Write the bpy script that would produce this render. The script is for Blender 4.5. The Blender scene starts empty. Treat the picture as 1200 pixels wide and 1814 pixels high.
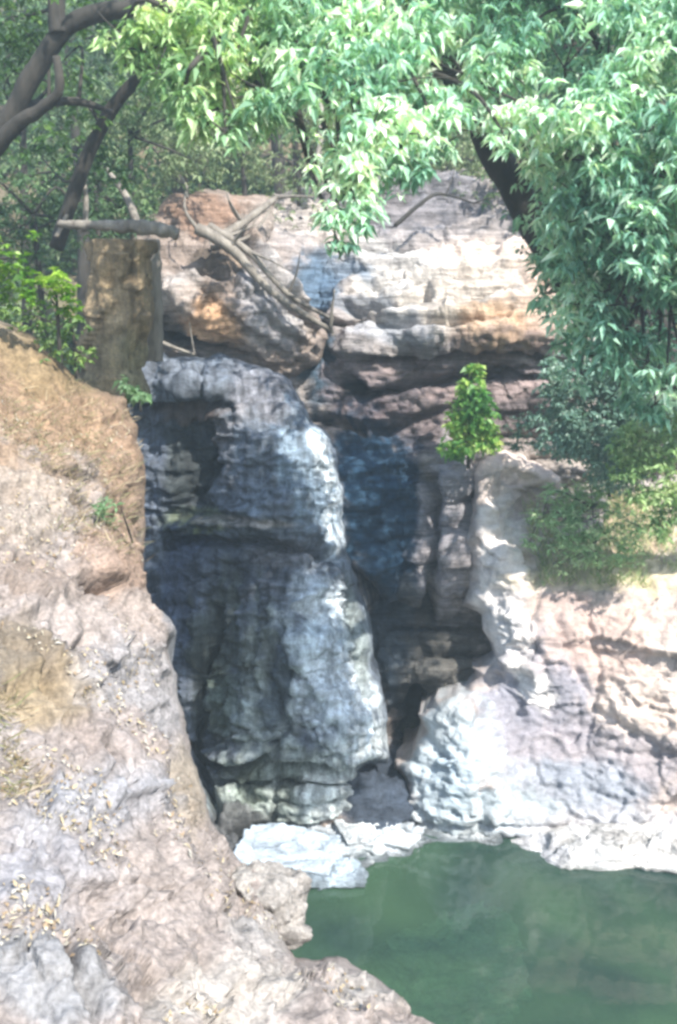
import bpy, math, random
import numpy as np
from mathutils import Vector

R = math.radians
rng = np.random.default_rng(7)
scene = bpy.context.scene
COL = scene.collection

# ------------------------------------------------------------------ camera, light, exposure
PITCH = -8.0
CAMZ = 5.1
FPX = 1814 / 2 / math.tan(R(25))
cd = bpy.data.cameras.new('camera')
cam = bpy.data.objects.new('camera', cd)
COL.objects.link(cam)
cam.location = (0, 0, CAMZ)
cam.rotation_euler = (R(90 + PITCH), 0, 0)
cd.sensor_fit = 'VERTICAL'
cd.angle = R(50)
cd.clip_start = 0.05
cd.clip_end = 500
scene.camera = cam

SUN_DIR = Vector((0.40, -0.62, 0.72)).normalized()      # towards the sun
SUN_EL = math.asin(SUN_DIR.z)
w = bpy.data.worlds.new('World')
scene.world = w
w.use_nodes = True
wn = w.node_tree.nodes
sky = wn.new('ShaderNodeTexSky')
sky.sky_type = 'NISHITA'
sky.sun_disc = False
sky.sun_elevation = SUN_EL
sky.sun_rotation = math.atan2(SUN_DIR.x, SUN_DIR.y)
w.node_tree.links.new(sky.outputs[0], wn['Background'].inputs[0])
wn['Background'].inputs[1].default_value = 0.15
sl = bpy.data.lights.new('sun', 'SUN')
sl.energy = 4.6
sl.angle = R(0.6)
sl.color = (1.0, 0.95, 0.87)
sun = bpy.data.objects.new('sun', sl)
COL.objects.link(sun)
sun.location = (10, -10, 25)
sun.rotation_euler = SUN_DIR.to_track_quat('Z', 'Y').to_euler()
scene.view_settings.view_transform = 'Standard'
scene.view_settings.look = 'None'
scene.view_settings.gamma = 1
scene.view_settings.exposure = 1.5
scene.render.engine = 'CYCLES'
scene.cycles.max_bounces = 6
scene.cycles.filter_width = 3.0

# ------------------------------------------------------------------ helpers
ca, sa = math.cos(R(PITCH)), math.sin(R(PITCH))


def unproj(px, py, Y):
    """where the photo's point (px, py) lies if it stands Y metres in front of the camera (world metres)"""
    px, py, Y = np.broadcast_arrays(np.asarray(px, float), np.asarray(py, float), np.asarray(Y, float))
    x = (px - 600) / FPX
    y = (907 - py) / FPX
    dy = ca - y * sa
    dz = sa + y * ca
    t = Y / dy
    return np.stack([x * t, Y, CAMZ + dz * t], -1)


def hash3(i, j, k, s=0):
    h = (i.astype(np.int64) * 374761393 + j.astype(np.int64) * 668265263 + k.astype(np.int64) * 2147483647 + s * 974634777)
    h = (h ^ (h >> 13)) * 1274126177
    h = h & 0x7fffffff
    h = (h ^ (h >> 16)) * 668265263 & 0x7fffffff
    h = h ^ (h >> 15)
    return (h & 0xffffff) / float(0xffffff)


def vnoise(p, s=0):
    p = np.asarray(p, float)
    f = np.floor(p)
    u = p - f
    i = f.astype(np.int64)
    u = u * u * u * (u * (u * 6 - 15) + 10)
    r = 0
    for a in (0, 1):
        for b in (0, 1):
            for c in (0, 1):
                wgt = (u[..., 0] if a else 1 - u[..., 0]) * (u[..., 1] if b else 1 - u[..., 1]) * (u[..., 2] if c else 1 - u[..., 2])
                r = r + wgt * hash3(i[..., 0] + a, i[..., 1] + b, i[..., 2] + c, s)
    return r * 2 - 1


def fbm(p, s=0, o=4, g=0.5):
    r = 0
    a = 1.0
    t = 0
    p = np.asarray(p, float)
    for k in range(o):
        r = r + a * vnoise(p * (2.03 ** k) + 17.3 * k, s + k)
        t += a
        a *= g
    return r / t


def worley(p, s=0):
    """distance to nearest cell border (F2-F1) and id of the cell"""
    f = np.floor(p).astype(np.int64)
    d1 = np.full(p.shape[:-1], 9.0)
    d2 = np.full(p.shape[:-1], 9.0)
    cid = np.zeros(p.shape[:-1])
    for a in (-1, 0, 1):
        for b in (-1, 0, 1):
            for c in (-1, 0, 1):
                q = f + np.array([a, b, c])
                c0 = np.stack([q[..., 0] + hash3(q[..., 0], q[..., 1], q[..., 2], s), q[..., 1] + hash3(q[..., 0], q[..., 1], q[..., 2], s + 1),
                               q[..., 2] + hash3(q[..., 0], q[..., 1], q[..., 2], s + 2)], -1)
                d = np.linalg.norm(p - c0, axis=-1)
                h = hash3(q[..., 0], q[..., 1], q[..., 2], s + 5)
                n = d < d1
                d2 = np.where(n, d1, np.minimum(d2, d))
                cid = np.where(n, h, cid)
                d1 = np.where(n, d, d1)
    return d2 - d1, cid


def facets(p, s, tilt=.5):
    """broken stone: each cell is a flat face with its own height and slope (-1..1), with a step to the next"""
    f = np.floor(p).astype(np.int64)
    d1 = np.full(p.shape[:-1], 99.0)
    out = np.zeros(p.shape[:-1])
    for a in (-1, 0, 1):
        for b in (-1, 0, 1):
            for c in (-1, 0, 1):
                q = f + np.array([a, b, c])
                i, j, k = q[..., 0], q[..., 1], q[..., 2]
                e = p - (q + np.stack([hash3(i, j, k, s), hash3(i, j, k, s + 1), hash3(i, j, k, s + 2)], -1))
                d = (e ** 2).sum(-1)
                h = (hash3(i, j, k, s + 5) - .5) + tilt * ((hash3(i, j, k, s + 6) * 2 - 1) * e[..., 0] + (hash3(i, j, k, s + 7) * 2 - 1) * e[..., 1] + (hash3(i, j, k, s + 8) * 2 - 1) * e[..., 2])
                n = d < d1
                d1 = np.where(n, d, d1)
                out = np.where(n, h, out)
    return out * 2


def sstep(a, b, x):
    t = np.clip((x - a) / (b - a), 0, 1)
    return t * t * (3 - 2 * t)


def new_mesh(name, verts, faces, mat=None, parent=None, cols=None, smooth=True):
    me = bpy.data.meshes.new(name)
    verts = np.asarray(verts, np.float32)
    if isinstance(faces, np.ndarray):
        n = faces.shape[1]
        me.vertices.add(len(verts))
        me.vertices.foreach_set('co', verts.ravel())
        me.loops.add(faces.size)
        me.loops.foreach_set('vertex_index', faces.ravel().astype(np.int32))
        me.polygons.add(len(faces))
        me.polygons.foreach_set('loop_start', np.arange(0, faces.size, n, dtype=np.int32))
        me.polygons.foreach_set('loop_total', np.full(len(faces), n, np.int32))
        me.update(calc_edges=True)
        me.validate()
    else:
        me.from_pydata(verts.tolist(), [], faces)
    if cols is not None:
        at = me.color_attributes.new('tint', 'FLOAT_COLOR', 'POINT')
        c = np.ones((len(verts), 4), np.float32)
        c[:, :3] = cols
        at.data.foreach_set('color', c.ravel())
    me.polygons.foreach_set('use_smooth', np.full(len(me.polygons), smooth))
    if mat:
        me.materials.append(mat)
    o = bpy.data.objects.new(name, me)
    COL.objects.link(o)
    if parent is not None:
        o.parent = parent
        o.matrix_parent_inverse = parent.matrix_world.inverted() if False else parent.matrix_world.inverted_safe()
    return o


def tag(o, label=None, cat=None, group=None, kind=None):
    if label: o['label'] = label
    if cat: o['category'] = cat
    if group: o['group'] = group
    if kind: o['kind'] = kind
    return o


def empty(name, loc, label, cat, group=None):
    o = bpy.data.objects.new(name, None)
    o.empty_display_size = 0.2
    COL.objects.link(o)
    o.location = loc
    bpy.context.view_layer.update()
    return tag(o, label, cat, group)


# ------------------------------------------------------------------ materials
def nodes_of(name):
    m = bpy.data.materials.new(name)
    m.use_nodes = True
    nt = m.node_tree
    return m, nt, nt.nodes, nt.links, nt.nodes['Principled BSDF']


def rock_mat(name, rough=0.85, bump=0.5, scale=9.0, speck=0.25, dist=0.03, bed=.5, drip=0):
    m, nt, N, L, P = nodes_of(name)
    at = N.new('ShaderNodeAttribute'); at.attribute_name = 'tint'
    geo = N.new('ShaderNodeNewGeometry')
    n1 = N.new('ShaderNodeTexNoise'); n1.inputs['Scale'].default_value = scale; n1.inputs['Detail'].default_value = 8; n1.inputs['Roughness'].default_value = 0.65
    n2 = N.new('ShaderNodeTexVoronoi'); n2.inputs['Scale'].default_value = scale * 1.3; n2.feature = 'DISTANCE_TO_EDGE'
    n3 = N.new('ShaderNodeTexNoise'); n3.inputs['Scale'].default_value = scale * 5; n3.inputs['Detail'].default_value = 4
    for n in (n1, n2, n3): L.new(geo.outputs['Position'], n.inputs['Vector'])
    mr = N.new('ShaderNodeMapRange'); mr.inputs[1].default_value = 0.3; mr.inputs[2].default_value = 0.7
    mr.inputs[3].default_value = 1 - speck; mr.inputs[4].default_value = 1 + speck
    L.new(n1.outputs[0], mr.inputs[0])
    mr3 = N.new('ShaderNodeMapRange'); mr3.inputs[1].default_value = 0.3; mr3.inputs[2].default_value = 0.7
    mr3.inputs[3].default_value = 1 - speck * .8; mr3.inputs[4].default_value = 1 + speck * .8
    L.new(n3.outputs[0], mr3.inputs[0])
    mp = N.new('ShaderNodeMapping'); mp.inputs['Scale'].default_value = (.8, .8, 7.0); mp.inputs['Rotation'].default_value = (0, R(5), 0)
    n4 = N.new('ShaderNodeTexNoise'); n4.inputs['Scale'].default_value = 1.9; n4.inputs['Detail'].default_value = 7; n4.inputs['Roughness'].default_value = .68; n4.inputs['Distortion'].default_value = .5
    L.new(geo.outputs['Position'], mp.inputs[0]); L.new(mp.outputs[0], n4.inputs['Vector'])
    mr4 = N.new('ShaderNodeMapRange'); mr4.inputs[1].default_value = 0.36; mr4.inputs[2].default_value = 0.56
    mr4.inputs[3].default_value = 1 - .5 * bed; mr4.inputs[4].default_value = 1 + .16 * bed
    L.new(n4.outputs[0], mr4.inputs[0])
    mu0 = N.new('ShaderNodeMath'); mu0.operation = 'MULTIPLY'
    L.new(mr.outputs[0], mu0.inputs[0]); L.new(mr4.outputs[0], mu0.inputs[1])
    mu = N.new('ShaderNodeMath'); mu.operation = 'MULTIPLY'
    L.new(mu0.outputs[0], mu.inputs[0]); L.new(mr3.outputs[0], mu.inputs[1])
    if drip:
        mp5 = N.new('ShaderNodeMapping'); mp5.inputs['Scale'].default_value = (7, 7, .55); mp5.inputs['Rotation'].default_value = (0, R(-4), 0)
        n5 = N.new('ShaderNodeTexNoise'); n5.inputs['Scale'].default_value = 1.6; n5.inputs['Detail'].default_value = 6; n5.inputs['Roughness'].default_value = .62; n5.inputs['Distortion'].default_value = .25
        L.new(geo.outputs['Position'], mp5.inputs[0]); L.new(mp5.outputs[0], n5.inputs['Vector'])
        mr5 = N.new('ShaderNodeMapRange'); mr5.inputs[1].default_value = .38; mr5.inputs[2].default_value = .64
        mr5.inputs[3].default_value = 1 - .62 * drip; mr5.inputs[4].default_value = 1 + .45 * drip
        L.new(n5.outputs[0], mr5.inputs[0])
        mu5 = N.new('ShaderNodeMath'); mu5.operation = 'MULTIPLY'
        L.new(mu.outputs[0], mu5.inputs[0]); L.new(mr5.outputs[0], mu5.inputs[1])
        mu = mu5
    vm = N.new('ShaderNodeVectorMath'); vm.operation = 'SCALE'
    L.new(at.outputs['Color'], vm.inputs[0]); L.new(mu.outputs[0], vm.inputs['Scale'])
    L.new(vm.outputs[0], P.inputs['Base Color'])
    P.inputs['Roughness'].default_value = rough
    P.inputs['Specular IOR Level'].default_value = 0.3
    s = N.new('ShaderNodeMath'); s.operation = 'MULTIPLY_ADD'
    vp = N.new('ShaderNodeMath'); vp.operation = 'MINIMUM'; vp.inputs[1].default_value = 0.12
    L.new(n2.outputs[0], vp.inputs[0])
    L.new(vp.outputs[0], s.inputs[0]); s.inputs[1].default_value = .5; L.new(n1.outputs[0], s.inputs[2])
    s2 = N.new('ShaderNodeMath'); s2.operation = 'MULTIPLY_ADD'; s2.inputs[1].default_value = 1.6 * bed
    L.new(n4.outputs[0], s2.inputs[0]); L.new(s.outputs[0], s2.inputs[2])
    b = N.new('ShaderNodeBump'); b.inputs['Strength'].default_value = bump; b.inputs['Distance'].default_value = dist
    L.new(s2.outputs[0], b.inputs['Height']); L.new(b.outputs[0], P.inputs['Normal'])
    return m


def leaf_mat(name, trans=0.45, rough=0.45):
    m, nt, N, L, P = nodes_of(name)
    at = N.new('ShaderNodeAttribute'); at.attribute_name = 'tint'
    L.new(at.outputs['Color'], P.inputs['Base Color'])
    P.inputs['Roughness'].default_value = rough
    P.inputs['Specular IOR Level'].default_value = 0.5
    tr = N.new('ShaderNodeBsdfTranslucent')
    vm = N.new('ShaderNodeVectorMath'); vm.operation = 'MULTIPLY'; vm.inputs[1].default_value = (1.15, 1.25, 0.7)
    L.new(at.outputs['Color'], vm.inputs[0]); L.new(vm.outputs[0], tr.inputs['Color'])
    mx = N.new('ShaderNodeMixShader'); mx.inputs[0].default_value = trans
    L.new(P.outputs[0], mx.inputs[1]); L.new(tr.outputs[0], mx.inputs[2])
    L.new(mx.outputs[0], N['Material Output'].inputs['Surface'])
    return m


def bark_mat(name, c1, c2, scale=6):
    m, nt, N, L, P = nodes_of(name)
    tc = N.new('ShaderNodeTexCoord')
    mp = N.new('ShaderNodeMapping'); mp.inputs['Scale'].default_value = (1, 1, 0.25)
    n = N.new('ShaderNodeTexNoise'); n.inputs['Scale'].default_value = scale; n.inputs['Detail'].default_value = 8; n.inputs['Roughness'].default_value = .7
    L.new(tc.outputs['Object'], mp.inputs[0]); L.new(mp.outputs[0], n.inputs['Vector'])
    cr = N.new('ShaderNodeValToRGB'); cr.color_ramp.elements[0].position = .3; cr.color_ramp.elements[1].position = .7
    cr.color_ramp.elements[0].color = (*c1, 1); cr.color_ramp.elements[1].color = (*c2, 1)
    L.new(n.outputs[0], cr.inputs[0]); L.new(cr.outputs[0], P.inputs['Base Color'])
    P.inputs['Roughness'].default_value = .9
    b = N.new('ShaderNodeBump'); b.inputs['Strength'].default_value = .8; b.inputs['Distance'].default_value = .03
    L.new(n.outputs[0], b.inputs['Height']); L.new(b.outputs[0], P.inputs['Normal'])
    return m


M_ROCK = rock_mat('dry_rock', 0.9, 0.9, 9, 0.24, .05, .9)
M_PILLAR = rock_mat('weathered_pillar', .95, .9, 12, .3, .03, 0, .55)
M_WET = rock_mat('wet_rock', 0.62, 0.8, 11, 0.28, .04, .45, .8)
M_PALE = rock_mat('pale_rock', 0.9, 0.7, 9, 0.16, .035, .35)
M_NEAR = rock_mat('near_rock', 0.95, 1.0, 10, 0.38, 0.03, .12)
M_SOIL = rock_mat('soil', 1.0, 0.6, 5, 0.3, 0.05, 0)
M_LEAF = leaf_mat('leaf', .42)
M_LEAF2 = leaf_mat('shade_leaf', .3, .6)
M_GRASS = leaf_mat('grass_blade', .3, .7)
M_LITTER = leaf_mat('dry_leaf', .15, .8)
M_BARK = bark_mat('dark_bark', (.012, .012, .01), (.06, .052, .042))
M_BARKP = bark_mat('pale_bark', (.09, .075, .06), (.30, .27, .23), 9)


# ------------------------------------------------------------------ rock masses
def poly_dist(P, poly):
    """distance from each point to the closed polygon, and closest point"""
    a = poly
    b = np.roll(poly, -1, 0)
    best = np.full(len(P), 1e9)
    cp = np.zeros_like(P)
    for i in range(len(a)):
        e = b[i] - a[i]
        t = np.clip(((P - a[i]) @ e) / max(e @ e, 1e-9), 0, 1)
        q = a[i] + t[:, None] * e
        d = np.hypot(*(P - q).T)
        n = d < best
        best[n] = d[n]
        cp[n] = q[n]
    return best, cp


def inside(P, poly):
    x, y = P.T
    r = np.zeros(len(P), bool)
    a = poly
    b = np.roll(poly, -1, 0)
    for i in range(len(a)):
        (x0, y0), (x1, y1) = a[i], b[i]
        if y0 == y1: continue
        c = ((y0 > y) != (y1 > y)) & (x < (x1 - x0) * (y - y0) / (y1 - y0) + x0)
        r ^= c
    return r


def roughen(poly, amp, seed, seg=8):
    poly = np.asarray(poly, float)
    out = []
    for i in range(len(poly)):
        a, b = poly[i], poly[(i + 1) % len(poly)]
        n = max(1, int(np.hypot(*(b - a)) / seg))
        for k in range(n):
            out.append(a + (b - a) * k / n)
    out = np.array(out)
    q = np.column_stack([out / 28.0, np.zeros(len(out))])
    q2 = np.column_stack([out / 9.0, np.zeros(len(out))])
    out[:, 0] += amp * (vnoise(q, seed) + .5 * vnoise(q2, seed + 3))
    out[:, 1] += amp * (vnoise(q, seed + 9) + .5 * vnoise(q2, seed + 4))
    return out


def rbf(ctrl, P, soft=18.0):
    c = np.asarray(ctrl, float)
    X = c[:, :2]
    D = np.hypot(X[:, None, 0] - X[None, :, 0], X[:, None, 1] - X[None, :, 1])
    K = np.sqrt(D ** 2 + soft ** 2)
    n = len(c)
    A = np.zeros((n + 1, n + 1))
    A[:n, :n] = -K
    A[:n, n] = 1
    A[n, :n] = 1
    y = np.zeros(n + 1)
    y[:n] = c[:, 2]
    wv = np.linalg.lstsq(A, y, rcond=None)[0]
    r = np.full(len(P), wv[n])
    for i in range(n):
        r -= wv[i] * np.sqrt((P[:, 0] - X[i, 0]) ** 2 + (P[:, 1] - X[i, 1]) ** 2 + soft ** 2)
    return np.clip(r, c[:, 2].min() - .3, c[:, 2].max() + .3)


def line_dist(P, pts):
    pts = np.asarray(pts, float)
    best = np.full(len(P), 1e9)
    for a, b in zip(pts[:-1], pts[1:]):
        e = b - a
        t = np.clip(((P - a) @ e) / max(e @ e, 1e-9), 0, 1)
        best = np.minimum(best, np.hypot(*(P - (a + t[:, None] * e)).T))
    return best


def colour_rock(P2, W, base, patches, seed, var=.18, warm=.05):
    """surface colours: the stone, its mineral crusts, wet stains, earth and painted shade, each with a ragged border"""
    n = len(P2)
    c = np.tile(np.array(base, float), (n, 1))
    wx = fbm(W * 2.2, seed + 50, 4) * 1.0
    wf = fbm(W * 9, seed + 60, 3)
    wd = fbm(W * np.array([7, 7, 1.2]), seed + 61, 3)
    for pt in patches:
        px, py, rx, ry, rot, colr, st = pt[:7]
        drip = pt[7] if len(pt) > 7 else 0
        a = R(rot)
        dx, dy = P2[:, 0] - px, P2[:, 1] - py
        u = (dx * math.cos(a) + dy * math.sin(a)) / rx
        v = (-dx * math.sin(a) + dy * math.cos(a)) / ry
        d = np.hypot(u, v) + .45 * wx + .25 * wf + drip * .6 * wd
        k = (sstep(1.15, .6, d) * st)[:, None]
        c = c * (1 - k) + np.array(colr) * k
    c *= (1 + var * fbm(W * 5, seed + 70, 4))[:, None]
    t = fbm(W * 1.6, seed + 80, 3)[:, None]
    c *= 1 + np.hstack([t * warm, t * 0, -t * warm])
    return np.clip(c, .012, .85)


def rock(name, outline, ctrl, base, patches, mat=None, parent=None, step=3.2, seed=1, edge=40, edge_r=.35, back=(0, 1.2, -.3),
         big=.14, mid=.05, fine=.014, strata=0, strata_t=.35, strata_tilt=0.0, flutes=(), strokes=(), blocks=0, block_s=1.6, rough=5, soft=18, var=.18, warm=.05):
    poly = roughen(outline, rough, seed)
    mn, mx = poly.min(0), poly.max(0)
    gx = np.arange(mn[0] - step, mx[0] + step * 2, step)
    gy = np.arange(mn[1] - step, mx[1] + step * 2, step)
    NX, NY = len(gx), len(gy)
    PX, PY = np.meshgrid(gx, gy)
    C = np.column_stack([(PX[:-1, :-1] + step / 2).ravel(), (PY[:-1, :-1] + step / 2).ravel()])
    ok = inside(C, poly).reshape(NY - 1, NX - 1)
    idx = np.arange(NX * NY).reshape(NY, NX)
    quads = np.stack([idx[:-1, :-1], idx[1:, :-1], idx[1:, 1:], idx[:-1, 1:]], -1)[ok]
    used = np.unique(quads)
    remap = np.full(NX * NY, -1)
    remap[used] = np.arange(len(used))
    quads = remap[quads]
    P2 = np.column_stack([PX.ravel()[used], PY.ravel()[used]])
    # boundary edges
    e = np.concatenate([quads[:, [0, 1]], quads[:, [1, 2]], quads[:, [2, 3]], quads[:, [3, 0]]])
    key = np.minimum(e[:, 0], e[:, 1]).astype(np.int64) * 10000000 + np.maximum(e[:, 0], e[:, 1])
    _, inv, cnt = np.unique(key, return_inverse=True, return_counts=True)
    be = e[cnt[inv] == 1]
    bv = np.unique(be)
    d, cp = poly_dist(P2, poly)
    P2[bv] = cp[bv]
    d[bv] = 0
    Y = rbf(ctrl, P2, soft)
    W = unproj(P2[:, 0], P2[:, 1], Y)
    disp = big * fbm(W * 1.1, seed, 3) * 1.6
    rd = 1 - np.abs(fbm(W * 2.6, seed + 5, 4)) * 2
    disp += mid * rd * 1.6 + mid * .8 * (1 - 2 * np.abs(fbm(W * np.array([4.5, 4.5, 8]), seed + 14, 4)))
    disp += fine * fbm(W * np.array([11, 11, 18]), seed + 11, 4) * 2.6
    if strata:
        t = (W[:, 2] + strata_tilt * W[:, 0] + .16 * fbm(W * .9, seed + 20, 3)) / strata_t
        f = t - np.floor(t)
        lay = hash3(np.floor(t).astype(int), np.zeros(len(t), int), np.zeros(len(t), int), seed)
        prof = sstep(0, .10, f) * (1 - .75 * sstep(.2, 1.0, f)) * (.35 + .9 * lay)
        disp += strata * prof * (.75 + .5 * fbm(W * 1.4, seed + 33, 2))
    if blocks:
        wv = W + .12 * fbm(W * 2, seed + 41, 3)[:, None]
        wv = wv + .22 * fbm(W * 5, seed + 44, 3)[:, None]
        wv = W + .10 * fbm(W * 1.7, seed + 41, 3)[:, None] + .03 * fbm(W * 7, seed + 44, 2)[:, None]
        tl = wv @ np.array([[.93, .2, -.12], [-.2, .95, .1], [.14, -.08, .98]])
        disp += blocks * .8 * facets(tl * block_s * np.array([.6, .8, 1.3]), seed + 2, .9)
        disp += blocks * .42 * facets(tl * block_s * 2.3 * np.array([.7, .9, 1.3]), seed + 12, 1.0)
        disp += blocks * .20 * facets(tl * block_s * 5.5 * np.array([.8, .9, 1.2]), seed + 22, 1.0)
    for (px, py, rx, ry, amp, freq) in flutes:
        m = sstep(1.2, .5, np.hypot((P2[:, 0] - px) / rx, (P2[:, 1] - py) / ry))
        fl = 1 - np.abs(fbm(W * np.array([freq, .5, .35]), seed + 90, 2)) * 2
        disp += m * amp * fl
    for st in strokes:
        pts, wd, amp = st
        dd = line_dist(P2 + np.column_stack([8 * fbm(W * 3, seed + 7, 2), 8 * fbm(W * 3, seed + 8, 2)]), pts)
        disp += amp * np.exp(-(dd / wd) ** 2)
    rr_ = 0
    if edge:
        q = np.clip(1 - d / edge, 0, 1)
        rr_ = edge_r * (1 - np.sqrt(np.clip(1 - q * q, 0, 1)))
    W2 = unproj(P2[:, 0], P2[:, 1], Y + rr_)
    a_, b_, c_, d_ = (W2[quads[:, k_]] for k_ in range(4))
    fn = np.cross(c_ - a_, d_ - b_)
    fn /= np.linalg.norm(fn, axis=1)[:, None] + 1e-12
    vn = np.zeros_like(W2)
    for k_ in range(4):
        for ax in range(3): vn[:, ax] += np.bincount(quads[:, k_], fn[:, ax], len(W2))
    vn /= np.linalg.norm(vn, axis=1)[:, None] + 1e-12
    ray = W2 - np.array([0, 0, CAMZ])
    vn *= np.where((vn * ray).sum(1) > 0, -1, 1)[:, None]
    V = W2 + vn * (disp * (.08 + .92 * sstep(0, 30, d)))[:, None]
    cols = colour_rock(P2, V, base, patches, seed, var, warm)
    # sides and back: rings running back into the hill
    rings = [V]
    faces = [quads]
    loc = {v: i for i, v in enumerate(bv)}
    li = np.array([[loc[a], loc[b]] for a, b in be])
    base_ids = be
    prev = None
    off = len(V)
    bvec = np.array(back, float)
    colring = [cols]
    cen = V[bv].mean(0)
    for k, fr in enumerate((.12, .35, .65, 1.0)):
        q = V[bv] + bvec * fr
        q[:, 1] += .05 * vnoise(q * 3, seed + k)
        q += .07 * fr * np.stack([vnoise(q * 2.5, seed + k), 0 * q[:, 0], vnoise(q * 2.5, seed + 4 + k)], -1)
        rings.append(q)
        colring.append(cols[bv])
        cur = li + off
        lo = base_ids if prev is None else prev
        faces.append(np.stack([lo[:, 1], lo[:, 0], cur[:, 0], cur[:, 1]], -1))
        prev = cur
        off += len(bv)
    V = np.vstack(rings)
    cols = np.vstack(colring)
    F = np.vstack(faces)
    return new_mesh(name, V, F, mat or M_ROCK, parent, cols)


def boulder(name, c, dims, base, seed=1, rotz=0, tilt=0, mat=None, n=5, sq=.55, big=.12, strat=.04, patches=(), parent=None, sub=44):
    """a free-standing stone: rounded block with broken faces and bedding"""
    k = sub
    g = np.linspace(-1, 1, k)
    U, Vv = np.meshgrid(g, g)
    vs, fs = [], []
    off = 0
    for ax in range(3):
        for s in (-1, 1):
            p = np.zeros((k, k, 3))
            p[..., ax] = s
            p[..., (ax + 1) % 3] = U
            p[..., (ax + 2) % 3] = Vv
            vs.append(p.reshape(-1, 3))
            i = np.arange(k * k).reshape(k, k) + off
            q = np.stack([i[:-1, :-1], i[:-1, 1:], i[1:, 1:], i[1:, :-1]], -1).reshape(-1, 4)
            if s < 0: q = q[:, ::-1]
            fs.append(q)
            off += k * k
    P = np.vstack(vs)
    F = np.vstack(fs)
    key = np.round(P * 1e5).astype(np.int64)
    _, first, inv = np.unique(key, axis=0, return_index=True, return_inverse=True)
    P = P[first]
    F = inv.reshape(-1)[F]
    sph = P / np.linalg.norm(P, axis=1)[:, None]
    P = P * sq + sph * (1 - sq) * 1.15
    nrm = P / np.linalg.norm(P, axis=1)[:, None]
    dm = np.array(dims) / 2
    W = P * dm
    a = R(rotz); b = R(tilt)
    disp = big * fbm(W * 1.8 + seed * 3.1, seed, 3) * 1.6 + big * .4 * (1 - 2 * np.abs(fbm(W * 4 + seed, seed + 4, 4))) + .02 * fbm(W * 16 + seed, seed + 9, 3)
    disp += big * .5 * facets(W / max(dm) * 1.6 + seed, seed + 3, .9) + big * .15 * facets(W / max(dm) * 4.5 + seed, seed + 13, .9)
    if strat:
        t = (W[:, 2] + .06 * fbm(W * 1.5, seed + 2, 2)) / .14
        f = t - np.floor(t)
        disp += strat * sstep(0, .15, f) * (1 - f) * (nrm[:, 2] < .8)
    W = W + nrm * disp[:, None]
    Ry = np.array([[math.cos(b), 0, math.sin(b)], [0, 1, 0], [-math.sin(b), 0, math.cos(b)]])
    Rz = np.array([[math.cos(a), -math.sin(a), 0], [math.sin(a), math.cos(a), 0], [0, 0, 1]])
    W = W @ Ry.T @ Rz.T
    G = W + np.array(c)
    cols = np.tile(np.array(base), (len(W), 1)) * (1 + .25 * fbm(G * 4, seed + 70, 4))[:, None]
    for (zr, colr, st) in patches:      # stains following the height over the water
        kk = (sstep(zr + .12, zr - .12, G[:, 2] + .15 * fbm(G * 4, seed + 77, 3)) * st)[:, None]
        cols = cols * (1 - kk) + np.array(colr) * kk
    o = new_mesh(name, W, F, mat or M_ROCK, None, np.clip(cols, .012, .85))
    o.location = c
    return o


# ------------------------------------------------------------------ limbs
def tube(pts, rad, sides=9, seed=0, bump=.12, sub=6):
    pts = np.asarray(pts, float)
    rad = np.asarray(rad, float)
    n = len(pts)
    t = np.linspace(0, n - 1, (n - 1) * sub + 1)
    # catmull-rom
    out = []
    for s in t:
        i = min(int(s), n - 2)
        u = s - i
        p0 = pts[max(i - 1, 0)]; p1 = pts[i]; p2 = pts[i + 1]; p3 = pts[min(i + 2, n - 1)]
        out.append(.5 * ((2 * p1) + (-p0 + p2) * u + (2 * p0 - 5 * p1 + 4 * p2 - p3) * u * u + (-p0 + 3 * p1 - 3 * p2 + p3) * u ** 3))
    out = np.array(out)
    rr = np.interp(t, np.arange(n), rad)
    tan = np.gradient(out, axis=0)
    tan /= np.linalg.norm(tan, axis=1)[:, None] + 1e-9
    V, F = [], []
    ref = np.array([.31, .2, .93])
    a = np.cross(tan, ref)
    bad = np.linalg.norm(a, axis=1) < .15
    a[bad] = np.cross(tan[bad], [1, 0, 0])
    a /= np.linalg.norm(a, axis=1)[:, None]
    b = np.cross(tan, a)
    ang = np.linspace(0, 2 * math.pi, sides, endpoint=False)
    ring = out[:, None] + (np.cos(ang)[None, :, None] * a[:, None] + np.sin(ang)[None, :, None] * b[:, None]) * rr[:, None, None]
    if bump:
        nn = fbm(ring * 4 / max(.1, rad.max() * 4), seed, 3)
        ring = out[:, None] + (ring - out[:, None]) * (1 + bump * 2 * nn)[..., None]
    V = ring.reshape(-1, 3)
    m = len(out)
    F = []
    for i in range(m - 1):
        for j in range(sides):
            F.append((i * sides + j, i * sides + (j + 1) % sides, (i + 1) * sides + (j + 1) % sides, (i + 1) * sides + j))
    F.append(tuple(range(sides))[::-1])
    F.append(tuple(range((m - 1) * sides, m * sides)))
    return V, F


def join(parts):
    V, F = [], []
    o = 0
    for v, f in parts:
        V.append(v)
        F += [tuple(i + o for i in q) for q in f]
        o += len(v)
    return np.vstack(V), F


def px_path(pts):
    return np.array([unproj(*p) for p in pts])


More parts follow.
